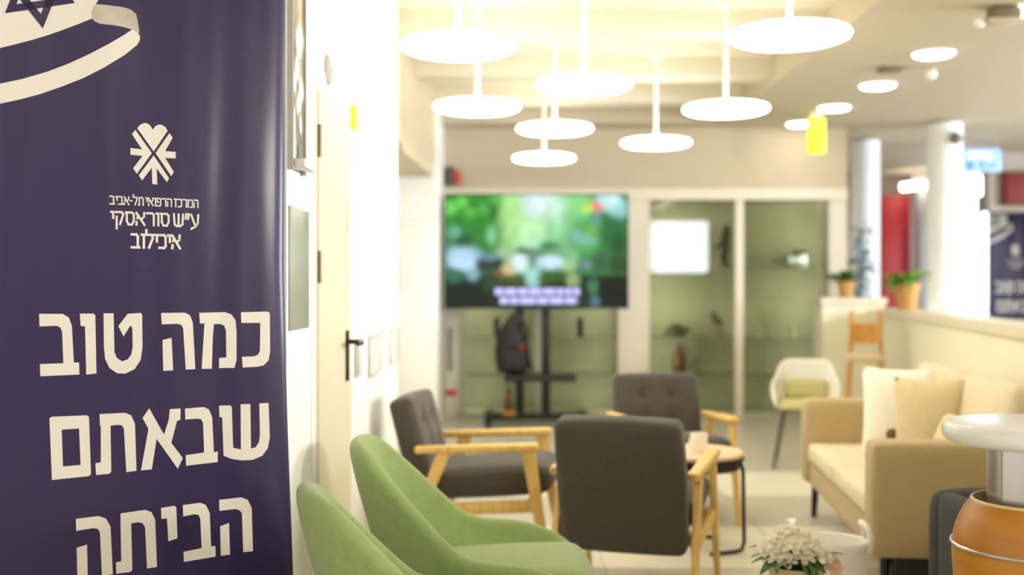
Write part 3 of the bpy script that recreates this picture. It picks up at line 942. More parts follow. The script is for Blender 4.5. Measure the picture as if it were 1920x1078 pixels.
# ornaments on its shelves
def at_shelf(x, z, y=11.5):
    return (x, y, z)
t = thing('dark_figurine', 'dark knobbly figurine on the upper glass shelf beside the mullion', 'figurine', at_shelf(2.19, 1.51))
obj('pedestal', lathe(B(), [(0, 0), (0.045, 0), (0.04, 0.03), (0.02, 0.05), (0, 0.05)], n=16), 'bronze', t)
b_ = B()
tube(b_, [(0, 0, 0.04), (-0.02, 0, 0.12), (0.015, 0, 0.2), (-0.01, 0, 0.28), (0.02, 0, 0.36), (0.01, 0, 0.44)], [0.025, 0.05, 0.035, 0.06, 0.045, 0.02], 12)
obj('body', b_, 'bronze', t, sub=1)
b_ = B(); tube(b_, [(-0.02, 0, 0.25), (-0.09, -0.02, 0.20), (-0.11, -0.02, 0.17)], [0.03, 0.02, 0.012], 8); obj('arm', b_, 'bronze', t, sub=1)
t = thing('silver_box', 'silver ornamental box with dark lid on the upper glass shelf', 'ornament', at_shelf(2.92, 1.51))
obj('body', box(B(), -0.10, 0.10, -0.06, 0.06, 0.0, 0.13, 0.02, 3), 'silver', t)
obj('lid', box(B(), -0.03, 0.11, -0.065, 0.065, 0.13, 0.165, 0.01), 'bronze', t)
t = thing('bronze_turtle', 'low dark green dome-shaped animal ornament on the middle shelf above the brown jug', 'ornament', at_shelf(1.68, 0.80))
obj('shell', lathe(B(), [(0, 0), (0.11, 0.0), (0.105, 0.04), (0.075, 0.10), (0.03, 0.13), (0, 0.133)], n=24, sy=0.7), 'bronze', t)
b_ = B(); tube(b_, [(0.08, 0, 0.06), (0.13, 0, 0.07), (0.15, 0, 0.055)], [0.025, 0.025, 0.015], 10); obj('head', b_, 'bronze', t)
t = thing('bird_sculpture', 'dark bird sculpture on a tan base on the middle shelf near the mullion', 'ornament', at_shelf(2.11, 0.80))
obj('stone_base', lathe(B(), [(0, 0), (0.085, 0), (0.08, 0.06), (0.05, 0.10), (0, 0.11)], n=20, sy=0.7), 'stone', t)
b_ = B(); tube(b_, [(0.06, 0, 0.12), (0.0, 0, 0.15), (-0.05, 0, 0.21), (-0.03, 0, 0.25), (-0.07, 0, 0.25)], [0.015, 0.055, 0.04, 0.028, 0.006], 12)
obj('bird', b_, 'bronze', t, sub=1)
t = thing('brown_jug', 'slim glazed brown jug with a handle on the lowest showcase shelf', 'jug', at_shelf(1.72, 0.43))
obj('body', lathe(B(), [(0, 0), (0.06, 0), (0.07, 0.05), (0.068, 0.13), (0.045, 0.20), (0.022, 0.25), (0.022, 0.29), (0.028, 0.30), (0, 0.30)], n=24), 'brown_glaze', t)
b_ = B(); tube(b_, [(0.02, 0, 0.26), (0.07, 0, 0.25), (0.085, 0, 0.2), (0.06, 0, 0.15)], 0.011, 8); obj('handle', b_, 'brown_glaze', t)
for x, h, l_ in ((2.53, 0.15, 'small pale figurine on the middle shelf just right of the mullion'), (2.88, 0.13, 'smaller pale figurine on the middle shelf, farther right from the mullion')):
    t = thing('pale_figurine', l_, 'figurine', at_shelf(x, 0.80), group='pale figurines')
    obj('base', lathe(B(), [(0, 0), (0.035, 0), (0.03, 0.02), (0, 0.02)], n=16), 'pale_stone', t)
    obj('body', lathe(B(), [(0, 0.02), (0.022, 0.02), (0.03, h * 0.45), (0.016, h * 0.7), (0.024, h * 0.85), (0, h)], n=16), 'pale_stone', t)

# small red fittings on the back wall
t = thing('fire_alarm', 'small red and dark alarm box above the top left corner of the television', 'alarm', (-0.60, 11.17, 2.30))
obj('housing', box(B(), -0.06, 0.02, -0.05, 0.03, 0.02, 0.2, 0.01), 'grey_metal', t)
obj('red_lens', box(B(), 0.022, 0.09, -0.06, 0.03, 0.03, 0.16, 0.02, 3), 'red_small', t)
t = thing('fire_point_panel', 'narrow pale wall panel with grey slot and red band left of the television stand', 'panel', (-0.615, 11.17, 0.35))
obj('plate', box(B(), -0.055, 0.055, 0.0, 0.03, -0.3, 0.65, 0.008), 'frame_white', t)
obj('slot', box(B(), -0.025, 0.02, -0.008, 0.0, 0.12, 0.55, 0.004), 'grey_panel', t)
obj('red_band', box(B(), -0.05, 0.06, -0.012, 0.0, -0.13, -0.07, 0.004), 'red_small', t)

# ------------------------------------------------------------------ television on its stand
TY = 10.5
tv = thing('television', 'large flat television showing a bright green garden scene with pale captions', 'television', (0.23, TY, 0))
W2, ZB, ZT = 0.865, 1.10, 2.18
obj('cabinet', box(B(), -W2, W2, 0.0, 0.06, ZB, ZT, 0.008), 'black', tv)
blobs = [  # centre x, y (0..1 across the screen, down), radii, colour
    (0.12, 0.15, 0.2, 0.25, (60, 150, 50)), (0.2, 0.3, 0.18, 0.2, (60, 140, 60)), (0.03, 0.12, 0.04, 0.06, (130, 225, 110)), (0.09, 0.07, 0.035, 0.05, (125, 220, 110)), (0.14, 0.16, 0.04, 0.05, (110, 205, 90)),
    (0.21, 0.13, 0.05, 0.06, (90, 180, 85)), (0.28, 0.06, 0.04, 0.06, (100, 190, 90)), (0.26, 0.13, 0.03, 0.1, (35, 105, 35)), (0.1, 0.4, 0.05, 0.06, (35, 95, 65)), (0.05, 0.34, 0.04, 0.06, (120, 180, 160)), (0.25, 0.35, 0.03, 0.08, (140, 210, 165)),
    (0.36, 0.2, 0.09, 0.35, (195, 245, 165)), (0.5, 0.08, 0.09, 0.14, (225, 245, 250)), (0.6, 0.12, 0.08, 0.14, (215, 248, 225)), (0.47, 0.3, 0.1, 0.12, (205, 248, 190)), (0.47, 0.4, 0.06, 0.08, (195, 240, 205)), (0.6, 0.3, 0.1, 0.18, (160, 220, 170)),
    (0.72, 0.1, 0.1, 0.14, (150, 225, 150)), (0.75, 0.35, 0.1, 0.2, (100, 185, 110)), (0.72, 0.37, 0.03, 0.06, (150, 190, 190)), (0.80, 0.30, 0.03, 0.05, (120, 190, 80)), (0.82, 0.22, 0.03, 0.08, (110, 160, 145)), (0.78, 0.4, 0.05, 0.05, (145, 195, 175)),
    (0.92, 0.3, 0.08, 0.2, (45, 120, 70)), (0.95, 0.42, 0.04, 0.1, (30, 85, 45)), (0.9, 0.06, 0.06, 0.09, (215, 245, 250)), (0.95, 0.13, 0.05, 0.08, (165, 225, 220)), (0.78, 0.115, 0.04, 0.045, (205, 235, 90)), (0.83, 0.105, 0.035, 0.04, (250, 120, 150)),
    (0.1, 0.56, 0.09, 0.10, (190, 220, 250)), (0.07, 0.6, 0.04, 0.05, (205, 235, 255)), (0.12, 0.62, 0.04, 0.05, (205, 235, 255)), (0.15, 0.7, 0.03, 0.06, (140, 180, 190)), (0.05, 0.72, 0.05, 0.06, (60, 120, 95)), (0.21, 0.62, 0.05, 0.06, (40, 55, 60)), (0.29, 0.62, 0.03, 0.05, (35, 50, 40)),
    (0.24, 0.56, 0.05, 0.03, (120, 150, 170)), (0.34, 0.52, 0.06, 0.05, (165, 195, 165)), (0.34, 0.66, 0.04, 0.06, (215, 205, 160)), (0.3, 0.7, 0.03, 0.03, (140, 90, 60)), (0.41, 0.6, 0.05, 0.075, (230, 250, 252)), (0.425, 0.5, 0.05, 0.025, (95, 125, 105)), (0.475, 0.56, 0.025, 0.09, (110, 150, 130)),
    (0.58, 0.60, 0.08, 0.055, (212, 236, 250)), (0.57, 0.45, 0.05, 0.03, (70, 130, 90)), (0.68, 0.55, 0.05, 0.10, (140, 195, 150)), (0.68, 0.63, 0.03, 0.04, (180, 200, 140)), (0.77, 0.62, 0.03, 0.04, (120, 150, 150)), (0.48, 0.73, 0.04, 0.08, (170, 225, 215)), (0.57, 0.74, 0.08, 0.04, (70, 105, 45)), (0.36, 0.76, 0.07, 0.04, (75, 100, 40)), (0.7, 0.76, 0.03, 0.05, (160, 185, 130)),
    (0.86, 0.6, 0.08, 0.08, (70, 110, 75)), (0.95, 0.62, 0.06, 0.08, (55, 80, 45)), (0.12, 0.9, 0.16, 0.12, (30, 42, 32)), (0.25, 0.8, 0.05, 0.08, (50, 85, 60)), (0.93, 0.88, 0.09, 0.12, (18, 24, 16)), (0.81, 0.82, 0.025, 0.06, (70, 140, 100)), (0.82, 0.95, 0.025, 0.05, (90, 130, 140)), (0.75, 0.92, 0.06, 0.08, (40, 60, 45)), (0.5, 0.99, 0.25, 0.03, (25, 60, 30)),
]
NX, NYY = 112, 70
bm = B()
grid = [[bm.verts.new((-W2 + 0.012 + (2 * W2 - 0.024) * i / NX, -0.002, ZT - 0.012 - (ZT - ZB - 0.03) * j / NYY)) for i in range(NX + 1)] for j in range(NYY + 1)]
for j in range(NYY):
    for i in range(NX):
        bm.faces.new([grid[j][i], grid[j + 1][i], grid[j + 1][i + 1], grid[j][i + 1]])
scr_m = bpy.data.materials.new('television_picture')
scr_m.use_nodes = True
nt = scr_m.node_tree
at_ = nt.nodes.new('ShaderNodeVertexColor')
at_.layer_name = 'picture'
bs = nt.nodes['Principled BSDF']
bs.inputs['Base Color'].default_value = (0.01, 0.01, 0.01, 1)
bs.inputs['Roughness'].default_value = 0.5
bs.inputs['Specular IOR Level'].default_value = 0.1
nt.links.new(at_.outputs[0], bs.inputs['Emission Color'])
bs.inputs['Emission Strength'].default_value = 0.62
me = bpy.data.meshes.new('picture')
bm.to_mesh(me)
bm.free()
ca = me.color_attributes.new('picture', 'FLOAT_COLOR', 'POINT')
rnd = random.Random(3)
for idx in range(len(me.vertices)):
    j, i = divmod(idx, NX + 1)
    u, v = i / NX, j / NYY
    base = lin((50, 120, 58)) if v < 0.72 else lin((22, 34, 24))
    c, wsum = [b * 0.14 for b in base], 0.14
    for (bx, by, rx, ry, col) in blobs:
        q = ((u - bx) / rx) ** 2 + ((v - by) / ry) ** 2
        if q < 5:
            w = math.exp(-q * 2.2) * (0.10 / (rx * ry) ** 0.5) * 1.6
            cl = lin(col)
            for k in range(3):
                c[k] += cl[k] ** 1.15 * w
            wsum += w
    nz = 1 + 0.22 * noise.noise(Vector((u * 22, v * 9, 3)))
    ca.data[idx].color = (*[max(0, x / wsum * nz) for x in c], 1)
me.materials.append(scr_m)
scr = link(bpy.data.objects.new('screen', me))
scr.parent = tv
# captions: two rows of pale, unreadable word blocks
cap_m = mat('caption_glow', (60, 60, 80), 0.4, emit=0.72, ergb=(180, 178, 236), var=0.02)
for row, (u0, u1, z) in enumerate(((0.275, 0.735, 1.262), (0.30, 0.725, 1.178))):
    u = u0
    while u < u1:
        w = rnd.uniform(0.035, 0.085)
        w = min(w, u1 - u)
        x0 = -W2 + 2 * W2 * u
        obj('caption_block', box(B(), x0, x0 + 2 * W2 * w, -0.005, -0.0025, z - 0.033, z + 0.033), cap_m, scr, smooth=False)
        u += w + 0.008
obj('bezel', box(B(), -W2, W2, -0.006, 0.0, ZB, ZB + 0.018, 0.002), 'black', tv)

st = thing('television_stand', 'black wheeled television stand with two uprights and a narrow shelf', 'stand', (0.23, TY + 0.12, 0))
for x in (-0.155, 0.09):
    obj('upright', box(B(), x - 0.042, x + 0.042, -0.03, 0.03, 0.1, 1.75, 0.006), 'black', st)
obj('mount_plate', box(B(), -0.3, 0.3, -0.058, -0.03, 1.35, 1.75, 0.004), 'black', st)
obj('shelf', box(B(), -0.30, 0.36, -0.36, 0.02, 0.435, 0.495, 0.006), 'black', st)
obj('base_beam', box(B(), -0.49, 0.49, -0.05, 0.05, 0.045, 0.11, 0.006), 'black', st)
for x in (-0.45, 0.45):
    lg = obj('base_leg', box(B(), x - 0.035, x + 0.035, -0.36, 0.34, 0.06, 0.105, 0.006), 'black', st)
    for y in (-0.33, 0.31):
        w_ = B()
        tube(w_, [(x - 0.02, y, 0.03), (x + 0.02, y, 0.03)], 0.03, 14)
        obj('caster', w_, 'black', lg)
t = thing('black_backpack', 'bulging black backpack with a red tag sitting on the television stand shelf', 'backpack', (0.03, TY - 0.06, 0.495))
b_ = B()
tube(b_, [(-0.02, 0, 0.0), (-0.02, 0, 0.06), (-0.03, 0, 0.20), (-0.035, 0, 0.33), (-0.02, 0, 0.44), (0.0, 0, 0.53), (0.01, 0, 0.57)], [0.13, 0.165, 0.165, 0.155, 0.10, 0.055, 0.03], 20)
bmesh.ops.scale(b_, vec=(1, 0.62, 1), verts=b_.verts)
obj('bag', b_, 'backpack', t, sub=1)
b_ = B(); soft(b_, 0.22, 0.08, 0.18, 0.03, (-0.02, -0.12, 0.12), bulge=0.01, n=6); obj('front_pocket', b_, 'backpack', t)
b_ = B(); tube(b_, [(0.02, -0.06, 0.5), (0.08, -0.06, 0.47), (0.12, -0.06, 0.42), (0.10, -0.06, 0.3), (0.13, -0.05, 0.12), (0.16, -0.04, 0.04)], 0.016, 8); obj('strap', b_, 'backpack', t)
obj('red_tag', box(B(), 0.035, 0.085, -0.125, -0.105, 0.22, 0.28, 0.006), 'maroon', t)
t = thing('wooden_ornament', 'small brown wooden ornament at the foot of the television stand upright', 'ornament', (-0.03, TY - 0.02, 0.112))
obj('ornament_base', lathe(B(), [(0, 0), (0.07, 0), (0.07, 0.02), (0.05, 0.03), (0, 0.03)], n=20), 'stool', t)
obj('ornament_body', lathe(B(), [(0, 0.03), (0.03, 0.03), (0.05, 0.08), (0.03, 0.16), (0.012, 0.24), (0, 0.25)], n=20), 'brown_glaze', t)

# ------------------------------------------------------------------ lounge armchairs (front looks along local -y)
def armchair():
    t = thing('lounge_armchair', '', 'chair')
    b_ = B()
    soft(b_, 0.525, 0.60, 0.135, 0.05, (0, -0.06, 0.395), (R(-4), 0, 0), bulge=0.018, n=10)
    obj('seat', b_, 'charcoal', t)
    b_ = B()
    dips = [(dx, dz, 0.028, 0.035) for dx in (-0.088, 0.088) for dz in (0.155, 0.01)]
    soft(b_, 0.51, 0.115, 0.56, 0.032, (0, 0.285, 0.505), (R(-15), 0, 0), bulge=0.010, n=22, dips=dips)
    back = obj('backrest', b_, 'charcoal', t)
    mt = Matrix.Translation((0, 0.285, 0.505)) @ Euler((R(-15), 0, 0)).to_matrix().to_4x4()
    for dx, dz, _, _ in dips:
        b_ = B(); ball(b_, mt @ Vector((dx, -0.046, dz)), 0.014, 0.008, 0.014, 10); obj('button', b_, 'button', back)
    for s in (-1, 1):
        x = s * 0.285
        b_ = B()
        # arm rest: long board, widened toward the front
        bar(b_, (x, 0.27, 0.545), (x, -0.31, 0.57), 0.05, 0.036, (1, 0, 0), 0.012, 0.066, 0.036)
        obj('armrest', b_, 'oak', t)
        b_ = B(); bar(b_, (x, -0.26, 0.555), (x * 1.04, -0.355, 0.0), 0.034, 0.062, (1, 0, 0), 0.007, 0.026, 0.036); obj('leg', b_, 'oak', t)
        b_ = B(); bar(b_, (x, 0.13, 0.54), (x * 1.04, 0.35, 0.0), 0.034, 0.062, (1, 0, 0), 0.007, 0.026, 0.036); obj('leg', b_, 'oak', t)
        b_ = B(); bar(b_, (x, 0.245, 0.265), (x, -0.30, 0.30), 0.03, 0.055, (1, 0, 0), 0.006); obj('side_rail', b_, 'oak', t)
    b_ = B(); bar(b_, (-0.285, -0.27, 0.305), (0.285, -0.27, 0.305), 0.03, 0.05, (0, 1, 0), 0.006); obj('cross_rail', b_, 'oak', t)
    b_ = B(); bar(b_, (-0.285, 0.16, 0.275), (0.285, 0.16, 0.275), 0.03, 0.05, (0, 1, 0), 0.006); obj('cross_rail', b_, 'oak', t)
    return t


ac = armchair()
ac['group'] = 'charcoal lounge armchairs'
ac.location = (0.53, 4.78, 0)
ac.rotation_euler = (0, 0, R(162))
ac['label'] = 'charcoal armchair with oak arms seen from behind, nearest of the three round the small table'
dup(ac, (0.90, 6.42, 0), R(7), 'charcoal buttoned armchair facing the viewer, behind the small round table', 'charcoal lounge armchairs')
dup(ac, (-0.145, 5.45, 0), R(82), 'charcoal armchair with oak arms turned sideways, by the white wall behind the green chairs', 'charcoal lounge armchairs')

# ------------------------------------------------------------------ green tub chairs
RIM = [(0, .365, .785), (.10, .358, .783), (.165, .325, .763), (.212, .272, .712), (.25, .20, .638), (.28, .115, .553), (.30, .04, .478), (.318, -.025, .450), (.330, -.11, .446), (.332, -.19, .438), (.322, -.27, .412), (.302, -.335, .375), (.285, -.375, .33)]


def shell_mesh(rim, th, base_z, base_scale, base_shift, seat_z, lean=0.0):
    full = [Vector((-x, y, z)) for x, y, z in rim[::-1][:-1]] + [Vector(p) for p in rim]
    bm = B()
    rings = []
    N = len(full)
    for i, p in enumerate(full):
        a, b = full[max(0, i - 1)], full[min(N - 1, i + 1)]
        d = Vector((b.x - a.x, b.y - a.y, 0)).normalized()
        n = Vector((d.y, -d.x, 0))
        if n.dot(Vector((p.x, p.y + 0.05, 0))) < 0:
            n = -n
        base = Vector((p.x * base_scale, p.y * base_scale + base_shift, base_z))
        ring = []
        # outside, from the base up
        for f, bul in ((0.0, 0.0), (0.25, 0.012), (0.5, 0.016), (0.75, 0.012), (0.93, 0.004)):
            q = base.lerp(Vector((p.x, p.y, p.z)), f) + n * (th * 0.5 + bul)
            ring.append(q)
        # rim roll
        for ang in (20, 55, 90, 125, 160):
            ring.append(p + n * math.cos(R(ang)) * th * 0.52 + Vector((0, 0, math.sin(R(ang)) * th * 0.52)))
        ib = Vector((p.x * base_scale * 1.02, p.y * base_scale + base_shift, min(seat_z, p.z - 0.06)))
        for f, bul in ((0.93, 0.0), (0.7, 0.012), (0.4, 0.018), (0.0, 0.0)):
            ring.append(ib.lerp(p, f) - n * (th * 0.5) + n * bul)
        rings.append([bm.verts.new(q) for q in ring])
    for r0, r1 in zip(rings, rings[1:]):
        for k in range(len(r0) - 1):
            bm.faces.new([r0[k], r0[k + 1], r1[k + 1], r1[k]])
    for r_ in (rings[0], rings[-1]):
        bm.faces.new(r_)
    # close the bottom
    for r0, r1 in zip(rings, rings[1:]):
        bm.faces.new([r0[-1], r0[0], r1[0], r1[-1]])
    return bm


def tub_chair():
    t = thing('green_tub_chair', '', 'chair', group='green tub chairs')
    obj('shell', shell_mesh(RIM, 0.062, 0.24, 0.70, -0.065, 0.34), 'green', t, sub=2, angle=180)
    b_ = B()
    soft(b_, 0.50, 0.58, 0.12, 0.05, (0, -0.09, 0.35), (R(-3), 0, 0), bulge=0.02, n=10)
    obj('seat', b_, 'green', t)
    b_ = B()
    soft(b_, 0.46, 0.46, 0.08, 0.03, (0, -0.03, 0.27), n=6)
    obj('seat_base', b_, 'green', t)
    for sx in (-1, 1):
        for sy in (-1, 1):
            b_ = B()
            tube(b_, [(sx * 0.17, -0.03 + sy * 0.17, 0.26), (sx * 0.24, -0.03 + sy * 0.24, 0.0)], [0.018, 0.011], 10)
            obj('leg', b_, 'oak', t)
    return t


gc = tub_chair()
gc.location = (-0.135, 3.66, -0.0)
gc.rotation_euler = (0, 0, R(90))
gc['label'] = 'green felt tub chair, farther of the two along the white wall'
dup(gc, (-0.15, 2.84, 0), R(107), 'green felt tub chair, nearer of the two, right beside the purple banner', 'green tub chairs')

# ------------------------------------------------------------------ small round table
t = thing('side_table', 'small round pale wooden side table on thin black legs between the charcoal armchairs', 'table', (0.90, 5.62, 0))
obj('tabletop', lathe(B(), [(0, 0.458), (0.25, 0.458), (0.258, 0.464), (0.26, 0.474), (0.256, 0.482), (0.245, 0.482), (0.24, 0.476), (0, 0.476)], n=48), 'table_top', t)
obj('ring', lathe(B(), [(0.225, 0.40), (0.238, 0.40), (0.238, 0.445), (0.262, 0.445), (0.262, 0.457), (0.225, 0.457), (0.225, 0.40)], n=48), 'black', t)
for k in range(3):
    a = R(-28 + 120 * k)
    c_, s_ = math.cos(a), math.sin(a)
    tx, ty = -s_, c_
    b_ = B()
    P = lambda r_, w, z: (c_ * r_ + tx * w, s_ * r_ + ty * w, z)
    tube(b_, [P(0.25, 0, 0.445), P(0.265, 0, 0.40), P(0.27, 0, 0.05), P(0.262, -0.01, 0.016), P(0.24, -0.04, 0.010), P(0.15, -0.15, 0.010)], 0.010, 8)
    obj('leg', b_, 'black', t)
t = thing('white_cup', 'white cup standing on the small round table', 'cup', (0.935, 5.60, 0.476))
obj('cup_body', lathe(B(), [(0, 0.0), (0.036, 0.0), (0.041, 0.01), (0.043, 0.095), (0.039, 0.095), (0.036, 0.02), (0, 0.015)], n=28), 'cup', t)
b_ = B(); tube(b_, [(-0.03, -0.028, 0.075), (-0.05, -0.045, 0.07), (-0.055, -0.05, 0.045), (-0.03, -0.03, 0.025)], 0.006, 8); obj('handle', b_, 'cup', t)

# ------------------------------------------------------------------ sofa (front looks along local -x)
SRZ = R(-6)
so = thing('sofa', 'long sand-coloured fabric sofa against the cream partition with ledge', 'sofa', (1.97, 5.45, 0), SRZ)
LEN, DEP, ARM = 1.92, 0.82, 0.17
for s in (-1, 1):
    b_ = B()
    soft(b_, DEP, ARM, 0.47, 0.03, (0, s * (LEN / 2 - ARM / 2), 0.435), bulge=0.006, n=8)
    obj('arm', b_, 'sofa', so)
b_ = B(); soft(b_, DEP - 0.04, LEN - 2 * ARM - 0.004, 0.13, 0.012, (0.0, 0, 0.265), n=6); obj('frame', b_, 'sofa', so)
b_ = B(); soft(b_, 0.18, LEN - 0.01, 0.58, 0.04, (DEP / 2 - 0.06, 0, 0.50), (0, R(6), 0), n=8); obj('backrest', b_, 'sofa_seat', so)
cl = (LEN - 2 * ARM) / 2
for s in (-1, 1):
    b_ = B(); soft(b_, 0.66, cl - 0.002, 0.10, 0.025, (-0.068, s * cl / 2, 0.38), bulge=0.004, n=9, top_bulge=0.008); obj('seat_cushion', b_, 'sofa_seat', so)
    b_ = B(); soft(b_, 0.15, cl - 0.004, 0.46, 0.05, (0.22, s * cl / 2, 0.66), (0, R(12), 0), bulge=0.008, n=9); obj('back_cushion', b_, 'sofa_seat', so)
obj('end_shade_block', box(B(), -DEP / 2 + 0.09, DEP / 2 - 0.06, -LEN / 2 + 0.02, -LEN / 2 + 0.12, 0.0, 0.205, 0.005), 'black', so)  # black block added to stand in for the dark shade under this end
for sx in (-1, 1):
    for sy in (-1, 1):
        b_ = B(); tube(b_, [(sx * (DEP / 2 - 0.07), sy * (LEN / 2 - 0.09), 0.21), (sx * (DEP / 2 - 0.06), sy * (LEN / 2 - 0.08), 0.0)], [0.022, 0.016], 10); obj('leg', b_, 'black', so)
SM = Matrix.Translation((1.97, 5.45, 0)) @ Matrix.Rotation(SRZ, 4, 'Z')


def pillow(lab, loc, rot, w, h, th, m, poms, name='throw_pillow'):
    t = thing(name, lab, 'pillow', loc, group='throw pillows on the sofa')
    mt = Euler(rot).to_matrix().to_4x4()
    b_ = B(); cushion(b_, w, h, th, mtx=mt); obj('pillow_body', b_, m, t)
    for (a, b) in poms:
        b_ = B(); ball(b_, mt @ Vector((a * w / 2, 0, b * h / 2)), 0.032, n=12); obj('pompom', b_, 'pom', t)
    return t


def on_sofa(x, y, z):
    return SM @ Vector((x, y, z))
pillow('large ivory throw pillow leaning upright at the middle of the sofa', on_sofa(-0.04, 0.20, 0.67), (R(-8), 0, R(-22)), 0.36, 0.46, 0.15, 'pillow', [])
pillow('oatmeal throw pillow with a brown pompom at its lower corner, overlapping the ivory pillow', on_sofa(0.03, -0.10, 0.66), (R(-10), 0, R(-30)), 0.33, 0.42, 0.15, 'pillow2', [(-1, -0.35)])
pillow('pale pillow slumped behind the near sofa arm', on_sofa(0.10, -0.46, 0.575), (R(-30), 0, R(-62)), 0.40, 0.34, 0.15, 'pillow2', [])
pillow('small oatmeal pillow with a brown pompom, seen just above the white table top', on_sofa(0.12, -0.83, 0.60), (R(-18), 0, R(-60)), 0.30, 0.34, 0.13, 'pillow2', [(1, 0.9)])
t = thing('dark_tag', 'narrow olive cushion edge standing on the far end of the sofa', 'pillow', on_sofa(0.12, 0.60, 0.63))
b_ = B(); cushion(b_, 0.36, 0.38, 0.12, mtx=Euler((R(-10), 0, R(-80))).to_matrix().to_4x4()); obj('pillow_body', b_, 'olive_pad', t)
t.name = 'olive_pillow'

# ------------------------------------------------------------------ white bucket chair by the showcase
BR = [(0, .22, .755), (.10, .218, .755), (.165, .205, .75), (.195, .17, .70), (.215, .10, .63), (.228, .03, .605), (.235, -.05, .59), (.23, -.12, .56), (.215, -.175, .50), (.20, -.20, .455)]
t = thing('bucket_chair', 'white bucket chair with olive pad on dark splayed legs behind the far sofa arm', 'chair', (2.15, 8.2, -0.0), R(-16))
obj('shell', shell_mesh(BR, 0.022, 0.42, 0.82, -0.01, 0.44), 'shell', t, sub=2, angle=180)
b_ = B(); soft(b_, 0.36, 0.38, 0.06, 0.028, (0, -0.03, 0.445), bulge=0.01, n=8); obj('seat_pad', b_, 'olive_pad', t)
b_ = B(); soft(b_, 0.30, 0.04, 0.14, 0.018, (0, 0.155, 0.545), (R(-8), 0, 0), bulge=0.008, n=8); obj('back_pad', b_, 'olive_pad', t)
for sx in (-1, 1):
    for sy in (-1, 1):
        b_ = B(); tube(b_, [(sx * 0.15, sy * 0.15, 0.415), (sx * 0.22, sy * 0.22, 0.0)], [0.017, 0.012], 10); obj('leg', b_, 'grey_metal', t)
b_ = B(); bar(b_, (-0.15, -0.15, 0.405), (0.15, 0.15, 0.405), 0.03, 0.02, (0, 0, 1), 0.004); bar(b_, (-0.15, 0.15, 0.405), (0.15, -0.15, 0.405), 0.03, 0.02, (0, 0, 1), 0.004); obj('leg_frame', b_, 'grey_metal', t)

# ------------------------------------------------------------------ amber wooden bar stool in the corner
t = thing('bar_stool', 'amber wooden bar stool with curved back in the corner of the partition', 'stool', (2.93, 9.3, 0), R(-20))
for sx in (-1, 1):
    b_ = B(); bar(b_, (sx * 0.11, 0.13, 1.10), (sx * 0.15, 0.19, 0.0), 0.034, 0.034, (1, 0, 0), 0.005); obj('leg', b_, 'stool', t)
    b_ = B(); bar(b_, (sx * 0.12, -0.13, 0.70), (sx * 0.15, -0.17, 0.0), 0.034, 0.034, (1, 0, 0), 0.005); obj('leg', b_, 'stool', t)
b_ = B(); soft(b_, 0.30, 0.32, 0.05, 0.02, (0, 0, 0.72), bulge=0.01, n=6); obj('seat', b_, 'pillow2', t)
b_ = B()
for k in range(9):
    pass
prof = [(-0.13 + 0.26 * k / 8, 0.13 + 0.03 * (1 - ((k - 4) / 4) ** 2)) for k in range(9)]
prism(b_, [(x, y - 0.03) for x, y in prof] + [(x, y - 0.012) for x, y in prof[::-1]], 0.83, 1.0)
obj('back_panel', b_, 'stool', t)
for (a, b) in (((-0.14, -0.155), (0.14, -0.155)), ((-0.14, 0.17), (0.14, 0.17))):
    b_ = B(); bar(b_, (*a, 0.28), (*b, 0.28), 0.03, 0.02, (0, 0, 1), 0.004); obj('foot_rail', b_, 'stool', t)

# ------------------------------------------------------------------ potted plants
def leaf_mesh(name, L, W, bend, m):
    bm = B()
    n = 6
    rows_ = []
    for i in range(n + 1):
        f = i / n
        w = W * math.sin(math.pi * min(1, f * 0.94 + 0.05)) ** 0.8 / 2
        y = L * f
        z = bend * L * (f - f * f * 1.6)
        rows_.append([bm.verts.new((-w, y, z + 0.25 * w)), bm.verts.new((0, y, z)), bm.verts.new((w, y, z + 0.25 * w))])
    for a, b in zip(rows_, rows_[1:]):
        for k in range(2):
            bm.faces.new([a[k], a[k + 1], b[k + 1], b[k]])
    o = obj(name, bm, m, None)
    so_ = o.modifiers.new('th', 'SOLIDIFY')
    so_.thickness = 0.0015
    return o


def scatter_leaves(root, proto_leaf, n, origin, spread, up, rnd, smin=0.7, smax=1.15, first_use=True):
    for k in range(n):
        o = proto_leaf if (k == 0 and first_use) else proto_leaf.copy()
        if o is not proto_leaf:
            COL.objects.link(o)
        o.parent = root
        az = 2 * math.pi * (k + rnd.random() * 0.6) / n * 2.4
        el = rnd.uniform(*up)
        rr = rnd.uniform(0, spread)
        o.location = (origin[0] + rr * math.cos(az + 1.57), origin[1] + rr * math.sin(az + 1.57), origin[2] + rnd.uniform(-0.005, 0.012))
        o.rotation_euler = (el, rnd.uniform(-0.4, 0.4), az)
        s = rnd.uniform(smin, smax)
        o.scale = (s, s, s)


def potted(name, lab, loc, r, h, m_leaf, n, L, W, up, pot='pot', bend=0.4):
    t = thing(name, lab, 'plant', loc)
    obj('pot', lathe(B(), [(0, 0), (r * 0.72, 0), (r * 0.78, 0.01), (r * 0.98, h * 0.8), (r * 1.06, h * 0.82), (r * 1.06, h), (r * 0.94, h), (r * 0.9, h * 0.88), (0, h * 0.88)], n=28), pot, t)
    obj('soil', lathe(B(), [(0, h * 0.88), (r * 0.9, h * 0.88), (0, h * 0.93)], n=20), 'soil', t)
    lf = leaf_mesh('leaf', L, W, bend, m_leaf)
    scatter_leaves(t, lf, n, (0, 0, h * 0.9), r * 0.5, up, random.Random(n))
    return t


